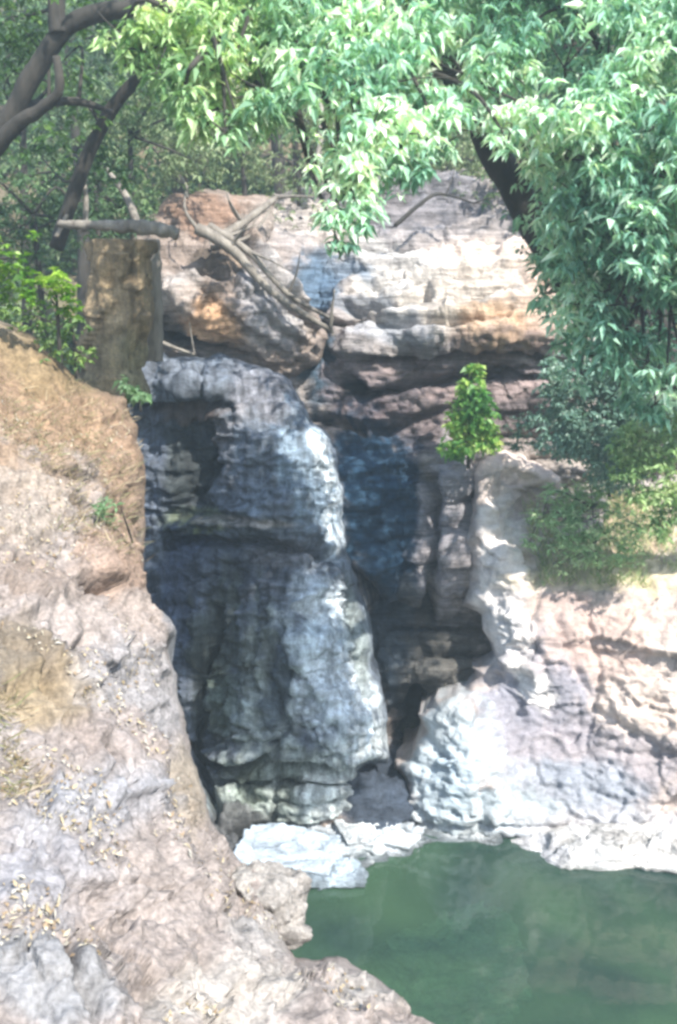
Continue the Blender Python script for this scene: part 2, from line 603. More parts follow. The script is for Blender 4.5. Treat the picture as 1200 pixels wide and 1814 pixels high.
# ------------------------------------------------------------------ foliage
def leaves_mesh(pos, dirs, up, L, Wd, cols, curl=.25):
    n = len(pos)
    d = dirs / (np.linalg.norm(dirs, axis=1)[:, None] + 1e-9)
    s = np.cross(d, up)
    s /= np.linalg.norm(s, axis=1)[:, None] + 1e-9
    nn = np.cross(s, d)
    L = np.broadcast_to(L, n)[:, None]
    Wd = np.broadcast_to(Wd, n)[:, None]
    base = pos
    m1 = pos + d * L * .42
    tip = pos + d * L - nn * L * curl
    mid = m1 - nn * Wd * .25
    lft = m1 - s * Wd * .5 + nn * Wd * .12
    rgt = m1 + s * Wd * .5 + nn * Wd * .12
    V = np.stack([base, lft, tip, rgt, mid], 1).reshape(-1, 3)
    i = np.arange(n)[:, None] * 5
    F = np.concatenate([i + np.array([[0, 4, 1]]), i + np.array([[1, 4, 2]]), i + np.array([[0, 3, 4]]), i + np.array([[3, 2, 4]])])
    C = np.repeat(cols, 5, 0)
    return V, F, C


def rnd_unit(r, n):
    v = r.normal(size=(n, 3))
    return v / np.linalg.norm(v, axis=1)[:, None]


def crown(blobs, dens, L, Wd, cols, seed, whorl=6, droop=.5, shell=.45, squash=.75, cols2=None, xr=(0, 1), gap=-.3):
    """leaf whorls spread through the volume of a set of leafy masses; blobs: (x,y,z,r)"""
    r = np.random.default_rng(seed)
    pos = []
    cc = []
    for bi, (c, rad) in enumerate(blobs):
        n = max(3, int(dens * rad ** 2.2))
        u = rnd_unit(r, n)
        q = r.uniform(0, 1, n) ** shell
        p = u * q[:, None] * rad
        p[:, 2] *= squash
        k = 1 + .0 * p[:, :1]
        # ragged: drop by noise so that gaps open up
        g = vnoise((p + c) * 3.2 / max(.6, min(rad, 1.5)) * .8, seed + 3)
        p = p[g > gap]
        pos.append(np.asarray(c) + p)
        cc.append(np.full(len(p), r.uniform(-.5, .5)))
    pos = np.vstack(pos)
    cc = np.concatenate(cc)
    n = len(pos)
    axis = rnd_unit(r, n) * .6 + np.array([0, -.25, .35])
    P, D, U = [], [], []
    az0 = r.uniform(0, 6.28, n)
    for k in range(whorl):
        a = az0 + k * 6.283 / whorl + r.normal(0, .25, n)
        d = np.stack([np.cos(a), np.sin(a), -droop + r.normal(0, .35, n)], -1) + axis * .4
        P.append(pos + r.normal(0, L * .12, (n, 3)))
        D.append(d)
        U.append(np.tile([0, 0, 1.], (n, 1)) + r.normal(0, .35, (n, 3)))
    P = np.vstack(P); D = np.vstack(D); U = np.vstack(U)
    m = len(P)
    cols = np.asarray(cols, float)
    t = np.clip(.5 + .35 * np.tile(cc, whorl) + r.normal(0, .22, m) + .42 * vnoise(P * 2.6, seed + 8), 0, .999) * (len(cols) - 1)
    i = t.astype(int)
    f = (t - i)[:, None]
    C = cols[i] * (1 - f) + cols[i + 1] * f
    if cols2 is not None:      # yellower leaves towards one side of the crown
        c2 = np.asarray(cols2, float)
        k = sstep(xr[0], xr[1], P[:, 0] + .5 * vnoise(P * 1.5, seed + 12))[:, None]
        C = (c2[i] * (1 - f) + c2[i + 1] * f) * (1 - k) + C * k
    C *= r.uniform(.8, 1.2, m)[:, None]
    keep = r.uniform(0, 1, m) > .12
    sz = r.uniform(.45, 1.3, m) * np.tile(r.uniform(.7, 1.2, n), whorl)
    return leaves_mesh(P[keep], D[keep], U[keep], (L * sz)[keep], (Wd * sz * r.uniform(.8, 1.25, m))[keep], C[keep])


def blobs_px(lst):
    return [(unproj(px, py, Y), r) for px, py, Y, r in lst]


def twigs_to(root_pts, blobs, seed, r0=.035):
    """limbs running from the nearest point on the trunk to each leafy mass"""
    r = np.random.default_rng(seed)
    parts = []
    rp = np.asarray(root_pts)
    for c, rad in blobs:
        k = np.argmin(np.linalg.norm(rp - c, axis=1))
        a = rp[k]
        m = (a + c) / 2 + r.normal(0, .12, 3) + np.array([0, 0, .1])
        if np.linalg.norm(a - c) < .15: continue
        parts.append(tube([a, m, c], [r0, r0 * .6, r0 * .2], 5, seed, 0, 4))
        for _ in range(4):
            e = c + r.normal(0, rad * .5, 3)
            parts.append(tube([c, (c + e) / 2 + r.normal(0, .04, 3), e], [r0 * .25, r0 * .15, r0 * .05], 4, seed, 0, 3))
    return parts

# ================================================================== THE PLACE
DRY = (.34, .29, .26)
GREY = (.23, .235, .25)
WETB = (.045, .06, .08)
WETG = (.05, .065, .065)
CRUST = (.60, .66, .70)
PALE = (.58, .53, .49)
PINK = (.44, .35, .31)
TAN = (.40, .28, .19)
ORANGE = (.45, .26, .13)
MOSS = (.07, .10, .05)

# ---- ground of the whole valley: basin of the pool, banks, hill behind
gx = np.concatenate([np.linspace(-30, -14, 25), np.linspace(-13, 13, 105), np.linspace(14, 30, 25)])
gy = np.concatenate([np.linspace(-20, -6, 18), np.linspace(-5, 30, 141), np.linspace(30.5, 38, 12)])
GX, GY = np.meshgrid(gx, gy)


def ground_z(x, y):
    wl = sstep(-1.6, -4.2, x + (y - 6) * .12)             # left bank
    wr = sstep(5.2, 8.0, x)
    back = sstep(14.2, 15.6, y)
    near = sstep(3.2, 0.5, y)
    z = -1.4 + np.maximum.reduce([wl * (4.0 + .12 * np.clip(y, -5, 12)), wr * 6.0, near * 3.2])
    hill = 4.2 + np.clip(y - 15.3, 0, 30) * .78 + np.clip(y - 45, 0, 200) * .1
    z = z * (1 - back) + back * np.maximum(hill, z)
    side = np.clip(np.abs(x) - 9, 0, 30) * .35
    z = z + side * .8
    q = np.stack([x, y, 0 * x], -1)
    return z + .25 * fbm(q * .5, 3, 4) + .06 * fbm(q * 2.5, 5, 3)


GZ = ground_z(GX, GY)
n0, n1 = GX.shape
idx = np.arange(n0 * n1).reshape(n0, n1)
F = np.stack([idx[:-1, :-1], idx[:-1, 1:], idx[1:, 1:], idx[1:, :-1]], -1).reshape(-1, 4)
V = np.stack([GX, GY, GZ], -1).reshape(-1, 3)
k = sstep(-.2, .4, fbm(V * .6, 9, 3))[:, None]
cg = np.array([.16, .12, .08]) * (1 - k) + np.array([.10, .10, .055]) * k
o = new_mesh('ground', V, F, M_SOIL, None, cg)
tag(o, 'earth and stony ground of the gorge and the wooded hillside behind the cliff', 'ground', kind='structure')

# ---- water
m, nt, N, L, P = nodes_of('pool_water')
P.inputs['Base Color'].default_value = (.035, .085, .05, 1)
P.inputs['Roughness'].default_value = .03
P.inputs['IOR'].default_value = 1.33
geo = N.new('ShaderNodeNewGeometry')
n1_ = N.new('ShaderNodeTexNoise'); n1_.inputs['Scale'].default_value = .45; n1_.inputs['Detail'].default_value = 4; n1_.inputs['Distortion'].default_value = .6
L.new(geo.outputs['Position'], n1_.inputs['Vector'])
cr = N.new('ShaderNodeValToRGB')
cr.color_ramp.elements[0].position = .38; cr.color_ramp.elements[0].color = (.028, .058, .048, 1)
cr.color_ramp.elements[1].position = .62; cr.color_ramp.elements[1].color = (.058, .115, .066, 1)
L.new(n1_.outputs[0], cr.inputs[0]); L.new(cr.outputs[0], P.inputs['Base Color'])
n2_ = N.new('ShaderNodeTexNoise'); n2_.inputs['Scale'].default_value = 5; n2_.inputs['Detail'].default_value = 3
L.new(geo.outputs['Position'], n2_.inputs['Vector'])
b = N.new('ShaderNodeBump'); b.inputs['Strength'].default_value = .08; b.inputs['Distance'].default_value = .02
L.new(n2_.outputs[0], b.inputs['Height']); L.new(b.outputs[0], P.inputs['Normal'])
tr = N.new('ShaderNodeBsdfTransparent'); tr.inputs[0].default_value = (.45, .75, .6, 1)
mx = N.new('ShaderNodeMixShader'); mx.inputs[0].default_value = .22
L.new(P.outputs[0], mx.inputs[1]); L.new(tr.outputs[0], mx.inputs[2]); L.new(mx.outputs[0], N['Material Output'].inputs['Surface'])
wx = np.linspace(-5, 8, 40); wy = np.linspace(1, 14.5, 40)
A, B = np.meshgrid(wx, wy)
V = np.stack([A, B, 0 * A], -1).reshape(-1, 3)
idx = np.arange(1600).reshape(40, 40)
F = np.stack([idx[:-1, :-1], idx[:-1, 1:], idx[1:, 1:], idx[1:, :-1]], -1).reshape(-1, 4)
tag(new_mesh('water', V, F, m), 'still murky green water of the rock pool below the cliff', 'water', kind='structure')

# ---- the cliff: one thing with its rock masses as parts
cliff = empty('cliff', (0.5, 12.5, 0), 'tall layered grey rock face with dark wet streaks and pale crust above the pool', 'cliff')

# upper tier, undercut beds and recess behind the buttress
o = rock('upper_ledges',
     [(440, 400), (480, 345), (600, 318), (700, 300), (860, 300), (1010, 320), (1060, 480), (1070, 700), (1080, 900), (960, 1260), (900, 1500), (560, 1500), (500, 900), (470, 640), (430, 480)],
     [(480, 360, 15.2), (600, 340, 15.8), (750, 320, 16.2), (900, 330, 15.8), (1020, 360, 15.4),
      (490, 450, 14.6), (560, 480, 14.9), (640, 470, 14.7), (740, 440, 14.6), (850, 440, 14.4), (960, 460, 14.0),
      (500, 540, 13.9), (560, 560, 14.5), (600, 545, 14.3), (680, 530, 13.9), (780, 520, 13.7), (900, 530, 13.4), (980, 550, 13.4),
      (560, 620, 14.2), (520, 620, 13.7), (640, 600, 13.6), (740, 600, 13.25), (860, 595, 13.0), (960, 600, 13.1),
      (560, 680, 13.9), (640, 660, 13.6), (740, 640, 13.65), (860, 640, 13.5), (970, 640, 13.5),
      (640, 720, 13.7), (720, 700, 13.5), (850, 690, 13.45), (960, 700, 13.5),
      (600, 760, 13.7), (700, 770, 13.5), (800, 760, 13.55), (920, 770, 13.8), (1050, 780, 13.6),
      (620, 830, 13.2), (700, 840, 13.3), (740, 860, 13.3), (800, 860, 13.1), (860, 900, 13.4),
      (640, 950, 13.0), (720, 980, 13.25), (760, 960, 13.0), (820, 980, 12.9),
      (650, 1030, 12.9), (735, 1065, 13.1), (660, 1070, 13.5), (740, 1110, 13.5), (800, 1060, 13.2), (850, 1090, 13.4),
      (700, 1160, 13.2), (790, 1140, 13.2), (850, 1160, 13.3), (720, 1220, 13.3), (780, 1210, 13.0), (740, 1260, 14.2), (720, 1320, 14.1), (690, 1280, 13.6),
      (650, 1380, 11.8), (700, 1400, 11.7), (650, 1470, 11.25), (720, 1472, 11.3), (690, 1430, 11.5), (800, 1400, 12.6), (900, 1400, 12.8)],
     DRY,
     [(700, 560, 420, 260, 0, (.30, .27, .26), .8),
      (690, 365, 280, 65, -3, (.19, .18, .19), .9), (560, 400, 110, 40, 20, (.46, .40, .36), .8),  # grey top ledge darkened to carry its shade
      (800, 520, 210, 80, -8, (.53, .47, .41), 1.0), (690, 480, 110, 45, 0, (.5, .475, .45), .9),
      (850, 450, 110, 30, 0, (.58, .47, .40), .8),
      (885, 590, 80, 60, -20, (.55, .36, .22), .8), (960, 520, 50, 90, 0, (.48, .34, .26), .7),
      (700, 590, 80, 25, 0, (.40, .40, .42), .8),
      (560, 500, 70, 50, 10, (.14, .18, .23), 1), (600, 490, 60, 20, 5, (.2, .24, .29), 1), (575, 540, 40, 14, -10, (.6, .66, .72), .9),
      (640, 545, 70, 12, -8, (.16, .18, .21), .8), (565, 640, 50, 120, 0, (.05, .08, .11), 1, .6), (560, 520, 60, 50, 20, (.10, .15, .21), 1, .5),
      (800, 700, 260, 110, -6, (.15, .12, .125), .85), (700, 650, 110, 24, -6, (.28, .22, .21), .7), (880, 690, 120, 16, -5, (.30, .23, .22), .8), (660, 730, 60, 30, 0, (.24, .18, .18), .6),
      (685, 930, 95, 200, -14, (.022, .045, .075), 1.0, .4), (660, 900, 75, 170, -12, (.018, .05, .09), 1, .4),  # wet recess face, its shade painted in as darker blue
      (730, 1150, 140, 120, 0, (.09, .085, .075), .9), (700, 1150, 60, 120, -15, (.05, .065, .08), 1),
      (740, 1280, 50, 80, 0, (.02, .025, .03), 1), (635, 685, 26, 18, 20, (.02, .02, .02), 1), (575, 750, 36, 10, 10, (.02, .02, .02), 1),  # cave and notches painted black as shade in the voids
      (800, 930, 50, 160, 5, (.27, .25, .26), 1, .6), (840, 1110, 70, 60, 0, (.10, .085, .07), .6), (690, 1420, 110, 130, 0, (.05, .065, .09), 1), (770, 1180, 70, 60, 0, (.10, .095, .085), .9)],
     parent=cliff, seed=11, edge=30, edge_r=.5, back=(0, 2.5, -.2), big=.07, mid=.035, fine=.018, strata=.15, strata_t=.36, strata_tilt=-.12, blocks=.05, block_s=1.1,
     flutes=[(690, 920, 110, 170, .06, 4)],
     strokes=[([(610, 1005), (680, 1062), (755, 1090)], 9, -.45), ([(620, 552), (700, 538), (760, 520)], 6, -.4), ([(740, 505), (820, 490), (970, 476)], 5, -.3), ([(780, 540), (880, 515), (980, 512)], 4.5, -.3), ([(560, 585), (680, 575), (800, 572), (900, 556)], 4.5, -.3), ([(640, 455), (760, 440), (900, 428)], 5, -.28), ([(650, 520), (740, 478)], 5, -.3), ([(700, 1120), (860, 1110)], 7, -.25), ([(700, 1165), (860, 1160)], 7, -.25), ([(740, 1240), (730, 1330)], 20, -.5), ([(560, 400), (700, 390), (900, 395)], 6, -.25), ([(600, 360), (740, 350), (920, 360)], 6, -.25), ([(640, 760), (600, 745), (545, 740)], 8, -.3), ([(620, 672), (640, 690)], 12, -.35),
              ([(620, 565), (720, 545), (760, 530)], 9, -.25), ([(620, 785), (760, 735), (860, 700)], 8, -.2), ([(545, 562), (590, 564)], 6, -.2),
              ([(640, 636), (800, 622), (980, 632)], 6, -.35), ([(640, 700), (780, 680), (880, 662), (1000, 668)], 6, -.3), ([(768, 850), (768, 1000), (755, 1090)], 10, -.45), ([(650, 700), (800, 665), (1000, 640)], 7, -.15)])

# the bulging buttress in the middle
o = rock('buttress',
     [(225, 600), (262, 622), (320, 632), (400, 632), (460, 645), (505, 672), (528, 705), (548, 745), (590, 775), (602, 850), (612, 940), (622, 1010), (640, 1070), (655, 1130), (668, 1200),
      (684, 1280), (690, 1330), (680, 1352), (630, 1362), (634, 1410), (622, 1466), (560, 1474), (480, 1482), (440, 1540), (380, 1530), (280, 1420), (200, 1200), (200, 800)],
     [(240, 640, 12.95), (340, 650, 12.8), (440, 660, 12.8), (500, 690, 12.8), (250, 720, 12.9), (330, 705, 12.5), (390, 705, 12.4),
      (300, 740, 12.95), (360, 745, 12.85), (320, 830, 12.9), (370, 860, 12.75), (260, 850, 13.0), (420, 760, 12.3), (480, 800, 12.1), (550, 800, 12.3), (590, 860, 12.5),
      (440, 880, 12.2), (520, 900, 12.0), (590, 940, 12.3), (340, 915, 12.8), (420, 935, 12.25), (480, 955, 12.0), (330, 960, 12.9), (280, 960, 13.0),
      (300, 1050, 12.6), (340, 1050, 12.5), (390, 1020, 12.3), (460, 1000, 11.95), (540, 1020, 11.8), (600, 1010, 12.1), (620, 1060, 12.3),
      (310, 1180, 12.3), (345, 1200, 12.2), (375, 1200, 12.3), (410, 1150, 11.9), (480, 1130, 11.7), (550, 1130, 11.4), (610, 1150, 11.6), (650, 1180, 12.1),
      (340, 1290, 12.2), (370, 1300, 12.2), (400, 1280, 11.7), (460, 1260, 11.45), (530, 1260, 11.3), (600, 1250, 11.2), (650, 1270, 11.4), (680, 1310, 11.9),
      (380, 1370, 11.8), (440, 1340, 11.4), (540, 1345, 11.2), (640, 1345, 11.3), (440, 1375, 11.6), (540, 1375, 11.35), (625, 1375, 11.5), (400, 1430, 11.3), (470, 1420, 11.3), (560, 1410, 11.2), (620, 1420, 11.4),
      (420, 1500, 10.8), (440, 1535, 10.6), (480, 1475, 11.15), (600, 1465, 11.35)],
     (.115, .135, .165),
     [(340, 670, 120, 44, 5, (.12, .135, .16), .95), (460, 700, 80, 60, 30, (.165, .165, .185), .8), (430, 800, 60, 90, 0, (.21, .19, .19), .6),
      (320, 830, 75, 90, 0, (.035, .042, .042), .95, .5), (330, 728, 90, 16, 0, (.07, .05, .04), .9), (270, 850, 30, 160, 0, (.10, .12, .16), .9, 1), (480, 820, 90, 90, 20, (.12, .155, .20), .7, 1),  # hollow and slab underside painted dark, standing in for shade
      (540, 830, 50, 120, -10, (.19, .25, .31), .9, 1), (565, 800, 24, 60, -20, CRUST, .9, .6), (590, 900, 20, 110, -6, CRUST, .9, .6),
      (350, 920, 70, 24, 0, (.12, .14, .07), .8), (440, 925, 100, 10, 3, (.34, .30, .26), .7), (360, 940, 40, 8, -5, (.24, .27, .10), .7),
      (320, 1080, 55, 180, 5, (.07, .09, .135), .95, .8), (430, 1020, 110, 60, 0, (.065, .075, .095), .9, .5), (500, 980, 70, 30, 0, (.13, .125, .13), .7),
      (390, 1150, 45, 150, 10, (.055, .065, .055), .85, 1), (450, 1180, 50, 130, 0, (.20, .225, .20), .8, 1.2),
      (560, 1060, 45, 60, 10, (.50, .56, .61), .8, .5), (580, 1140, 75, 90, 0, (.44, .51, .55), .95, .6), (590, 1230, 100, 80, 30, (.56, .62, .66), .95, .5), (560, 1080, 60, 30, -20, (.6, .66, .7), .8, .5), (630, 1120, 20, 110, -12, (.20, .23, .22), .8, .4),
      (450, 1260, 90, 70, 0, (.34, .39, .38), .7, 1), (640, 1310, 50, 50, 0, (.62, .68, .70), .9, .4), (500, 1210, 20, 90, 15, (.06, .08, .10), .9, 1), (410, 1230, 30, 60, 0, (.10, .13, .10), .8, 1),
      (500, 1400, 140, 80, 0, (.30, .34, .31), .9, .3), (590, 1400, 70, 60, 0, (.58, .63, .62), .95, .3), (540, 1345, 150, 12, 0, (.45, .5, .48), .8, .3), (445, 1390, 30, 50, 0, (.13, .16, .13), .8, 1), (510, 1395, 20, 50, 0, (.12, .14, .12), .7, 1), (420, 1470, 60, 50, 0, (.08, .08, .08), .9)],
     mat=M_WET, parent=cliff, seed=23, edge=13, edge_r=.16, rough=6, back=(0, 1.9, -.1), big=.07, mid=.035, fine=.024, strata=.06, strata_t=.26, strata_tilt=-.05, blocks=.055, block_s=1.3,
     flutes=[(330, 1120, 60, 190, .09, 9), (450, 1150, 110, 130, .11, 7), (540, 900, 80, 200, .04, 6)],
     strokes=[([(385, 1080), (372, 1200), (350, 1320), (380, 1450)], 8, -.35), ([(300, 962), (440, 958), (600, 985)], 7, -.3), ([(300, 930), (400, 925), (480, 935)], 7, .14), ([(360, 1352), (480, 1348), (680, 1356)], 6, -.4), ([(380, 1335), (520, 1332), (680, 1340)], 7, .10), ([(370, 1385), (470, 1388), (630, 1384)], 5, -.2), ([(400, 1468), (620, 1462)], 5, -.3),
              ([(250, 722), (330, 716), (405, 716)], 7, -.28), ([(250, 690), (400, 688)], 9, .12), ([(360, 770), (370, 830), (330, 900)], 22, -.25), ([(400, 630), (470, 668), (530, 712)], 8, .08), ([(500, 1130), (480, 1200), (510, 1290), (470, 1340)], 9, -.16), ([(600, 1000), (640, 1150), (680, 1290)], 9, -.10), ([(490, 1360), (485, 1460)], 6, -.14),
              ([(440, 1420), (560, 1425), (625, 1420)], 5, -.12), ([(560, 1030), (520, 1090), (545, 1180), (610, 1290)], 12, .10), ([(420, 900), (470, 915)], 8, .12), ([(360, 640), (365, 705)], 5, -.12)], warm=.03, var=.28)

# brown earthy block on the upper left of the cliff with slanting beds
o = rock('leaning_block',
     [(232, 420), (300, 350), (350, 338), (430, 345), (485, 352), (478, 400), (462, 440), (500, 495), (545, 545), (585, 592), (560, 640), (505, 672), (420, 645), (330, 645), (240, 640)],
     [(260, 430, 13.4), (330, 360, 14.2), (430, 360, 14.6), (500, 360, 15.0), (300, 440, 13.5), (400, 440, 13.9), (480, 440, 13.9), (280, 540, 13.2), (330, 500, 12.95), (380, 530, 12.9), (440, 560, 12.95), (500, 560, 13.2),
      (540, 590, 13.5), (290, 580, 13.4), (340, 600, 13.35), (400, 600, 13.1), (450, 620, 13.1), (500, 640, 13.3), (250, 620, 13.3), (430, 480, 13.3), (480, 510, 13.2)],
     (.26, .21, .18),
     [(360, 380, 110, 50, 0, (.24, .155, .11), .9), (470, 400, 60, 50, 0, (.30, .26, .23), .8), (375, 560, 80, 36, 28, (.52, .33, .20), 1), (300, 590, 50, 30, 25, (.07, .06, .05), .9), (375, 470, 50, 22, 25, (.13, .10, .075), .9), (320, 520, 40, 40, 0, (.42, .38, .36), .8), (470, 560, 50, 80, -30, (.38, .37, .39), .9),  # dark hollows here and on the next line are painted shade
      (290, 580, 50, 40, 30, (.10, .09, .08), .8), (430, 450, 70, 26, 35, (.26, .2, .16), .6), (490, 540, 26, 90, -42, (.40, .38, .37), .8), (410, 475, 40, 20, 35, (.22, .16, .11), .8)],
     parent=cliff, seed=31, edge=16, edge_r=.2, back=(0, 2.2, -.1), big=.10, mid=.05, strata=.12, strata_t=.26, strata_tilt=.75, blocks=.06, block_s=1.6,
     strokes=[([(440, 440), (500, 510), (560, 560)], 8, .22), ([(400, 440), (470, 520), (530, 570)], 7, -.2), ([(470, 420), (520, 490), (580, 545)], 7, -.2), ([(262, 560), (330, 600), (430, 632)], 9, -.3), ([(330, 480), (420, 500)], 7, -.18), ([(420, 430), (480, 500), (550, 580)], 7, .18)])

# ---- the pale block on the right
outc = empty('rock_outcrop', (2.6, 12, 0), 'broad pink and pale sunlit rock block rising from the pool, grass on its top', 'rock outcrop')
rock('rock_block',
     [(835, 832), (855, 805), (885, 797), (960, 818), (1015, 840), (1080, 850), (1300, 840), (1420, 1000), (1420, 1560), (1200, 1530), (1000, 1500), (880, 1492), (730, 1486), (716, 1440), (722, 1385), (700, 1352), (735, 1338),
      (752, 1300), (742, 1262), (775, 1238), (832, 1226), (842, 1185), (880, 1160), (868, 1130), (850, 1095), (822, 1072), (832, 1030), (826, 960), (842, 910)],
     [(850, 820, 13.2), (900, 815, 13.3), (980, 840, 13.4), (1060, 870, 13.9), (1180, 880, 14.2), (1300, 900, 14.2), (870, 900, 12.75), (930, 900, 13.3), (1000, 930, 13.6), (1100, 960, 13.4), (1200, 960, 13.3),
      (845, 1000, 12.65), (900, 980, 12.45), (950, 1000, 12.7), (1020, 1020, 12.7), (1120, 1035, 12.5), (1250, 1040, 12.3),
      (860, 1070, 12.55), (920, 1080, 12.2), (1000, 1070, 12.25), (1100, 1080, 12.1), (1300, 1080, 11.9), (900, 1160, 12.15), (960, 1180, 11.85), (1040, 1170, 11.95), (1150, 1180, 11.75), (1300, 1200, 11.4),
      (860, 1220, 12.15), (920, 1250, 12.0), (980, 1260, 11.9), (1080, 1270, 11.65), (1200, 1280, 11.4), (760, 1260, 11.9), (820, 1260, 11.6), (850, 1320, 11.4), (800, 1340, 11.4), (760, 1340, 11.7),
      (900, 1340, 11.65), (960, 1350, 11.6), (1050, 1360, 11.5), (1200, 1370, 11.2), (740, 1420, 11.6), (790, 1420, 11.3), (860, 1420, 11.2), (940, 1430, 11.3), (1050, 1430, 11.3), (1200, 1440, 11.1),
      (740, 1475, 11.45), (850, 1475, 11.2), (1000, 1480, 11.2), (1200, 1500, 10.9), (1400, 1500, 10.7)],
     (.42, .36, .335),
     [(1100, 1180, 260, 160, 0, (.46, .37, .33), .9), (1160, 1250, 140, 130, 0, (.54, .46, .41), .8), (890, 1010, 50, 190, 5, (.66, .62, .60), .95, .3), (905, 1130, 60, 70, -30, (.72, .69, .68), .9), (900, 830, 90, 34, 10, (.58, .49, .44), .9),
      (1080, 940, 170, 80, 0, (.34, .26, .17), .9), (1100, 1030, 200, 28, 0, (.52, .46, .30), .8), (925, 890, 50, 40, 0, (.34, .28, .25), .7),
      (1000, 1120, 60, 90, 0, (.40, .31, .29), .7), (1080, 1150, 90, 70, 0, (.44, .33, .29), .7), (930, 1260, 120, 120, 0, (.24, .235, .27), .95, .5), (1080, 1350, 200, 70, 5, (.27, .25, .27), .9, .4), (1000, 1400, 160, 60, 0, (.27, .29, .33), .9, .4),  # grey patches on the lower face paint in its shade
      (800, 1330, 80, 120, 0, (.42, .47, .50), 1, .3), (840, 1440, 160, 50, 0, (.36, .41, .44), .9, .3), (790, 1400, 40, 70, 0, (.38, .45, .50), .8, .8), (945, 1210, 26, 60, -35, (.68, .64, .62), .9), (1100, 1460, 200, 30, 0, (.38, .38, .40), .8)],
     mat=M_PALE, parent=outc, seed=43, edge=26, edge_r=.40, back=(.2, 1.6, -.2), big=.06, mid=.022, fine=.018, strata=.04, strata_t=.5, strata_tilt=.05, blocks=.05, block_s=1.3,
     strokes=[([(960, 1050), (1100, 1055), (1250, 1060)], 8, -0.083), ([(900, 820), (850, 870), (850, 940)], 10, 0.100), ([(940, 880), (905, 920), (935, 990)], 14, -0.099), ([(985, 1100), (1050, 1250), (1190, 1340)], 8, -0.066),
              ([(1040, 1090), (1060, 1200), (1040, 1330)], 6, -0.055), ([(850, 1240), (858, 1330), (850, 1470)], 8, -0.083), ([(1090, 1330), (1250, 1345)], 8, -0.083), ([(880, 1160), (960, 1190), (930, 1260)], 9, 0.140), ([(730, 1466), (1000, 1462)], 5, -0.083),
              ([(960, 1000), (940, 1100), (970, 1200)], 8, -0.066)], rough=7, var=.24)

# ---- ledges and stones along the waterline
pg = 'pale stones along the waterline of the pool'


def wl_boulder(px, py, Y, dims, col, seed, label, rotz=0, tilt=0, dz=0, sq=.86, big=.035, name='waterline_rock', g=pg, pat=((.05, (.07, .09, .10), .9),)):
    c = unproj(px, py, Y)
    c[2] += dz
    o = boulder(name, c, dims, col, seed, rotz, tilt, sq=sq, big=big, patches=pat, strat=.05)
    return tag(o, label, 'rock', g)


wl_boulder(575, 1498, 11.15, (.95, .8, .34), (.60, .64, .68), 3, 'long pale stone slab at the foot of the dark buttress', 5)
wl_boulder(510, 1532, 10.6, (.95, .85, .34), (.48, .56, .64), 4, 'bluish white flat slab sloping into the pool beside the left bank', -8, 3)
wl_boulder(648, 1500, 11.1, (.5, .6, .36), (.62, .66, .68), 6, 'small squarish white stone in the middle of the waterline', 12)
wl_boulder(702, 1505, 11.05, (.42, .5, .30), (.56, .60, .64), 7, 'rounded pale stone at the right end of the low slabs', -20)
wl_boulder(590, 1558, 10.25, (.55, .4, .16), (.42, .50, .58), 8, 'thin blue grey stone just clear of the water in front of the slabs', 4)
wl_boulder(760, 1490, 11.3, (.9, .35, .12), (.55, .58, .60), 9, 'narrow pale rim of stone under the white boulder', 2)
for k_, (px, py, Y, sz) in enumerate([(722, 1499, 11.05, .16), (745, 1496, 11.1, .12), (640, 1540, 10.6, .2), (668, 1528, 10.75, .14), (470, 1556, 10.3, .2), (862, 1492, 11.15, .18), (828, 1490, 11.15, .13)]):
    wl_boulder(px, py, Y, (sz * 1.5, sz, sz * .8), [(.42, .45, .47), (.30, .32, .34), (.5, .52, .53)][k_ % 3], 30 + k_,
               ['small pebble sized stone just right of the rounded pale stone', 'tiny stone between the slabs and the white boulder rim', 'low stone in the water just right of the thin blue grey stone', 'little stone under the small squarish white stone',
                'stone at the left end of the bluish white slab by the bank', 'small stone where the white ledge begins', 'little stone under the middle of the white boulder rim'][k_], 30 * k_, 5, name='pebble', big=.02, sq=.5)
rock('waterline_ledge', [(885, 1490), (930, 1478), (1010, 1462), (1100, 1460), (1200, 1456), (1420, 1450), (1420, 1580), (1200, 1552), (1100, 1544), (1000, 1545), (960, 1530), (915, 1508)],
     [(890, 1490, 11.1), (1000, 1465, 11.15), (1200, 1460, 11.0), (1400, 1455, 10.9), (930, 1505, 10.9), (1000, 1542, 10.38), (1100, 1544, 10.38), (1200, 1552, 10.25), (1400, 1575, 10.0), (1000, 1500, 10.8), (1200, 1500, 10.65), (1300, 1500, 10.6)],
     (.50, .49, .48), [(960, 1505, 60, 30, 20, (.50, .50, .52), .8), (1180, 1500, 160, 30, 0, (.62, .60, .58), .7)], seed=51, edge=14, edge_r=.12, back=(0, .9, -.45), big=.05, mid=.03, blocks=.05, block_s=2.2, rough=4, step=2.6)
tag(bpy.data.objects['waterline_ledge'], 'long white sunlit stone ledge running along the right edge of the pool', 'ledge')
# stone added under the water, standing in for the white rock's reflection
o = boulder('reflection_stone', (1.02, 9.55, -.62), (1.15, .8, .75), (.55, .52, .42), 12, 20, 0)
tag(o, 'pale stone added under the pool surface in place of a reflection', 'boulder')

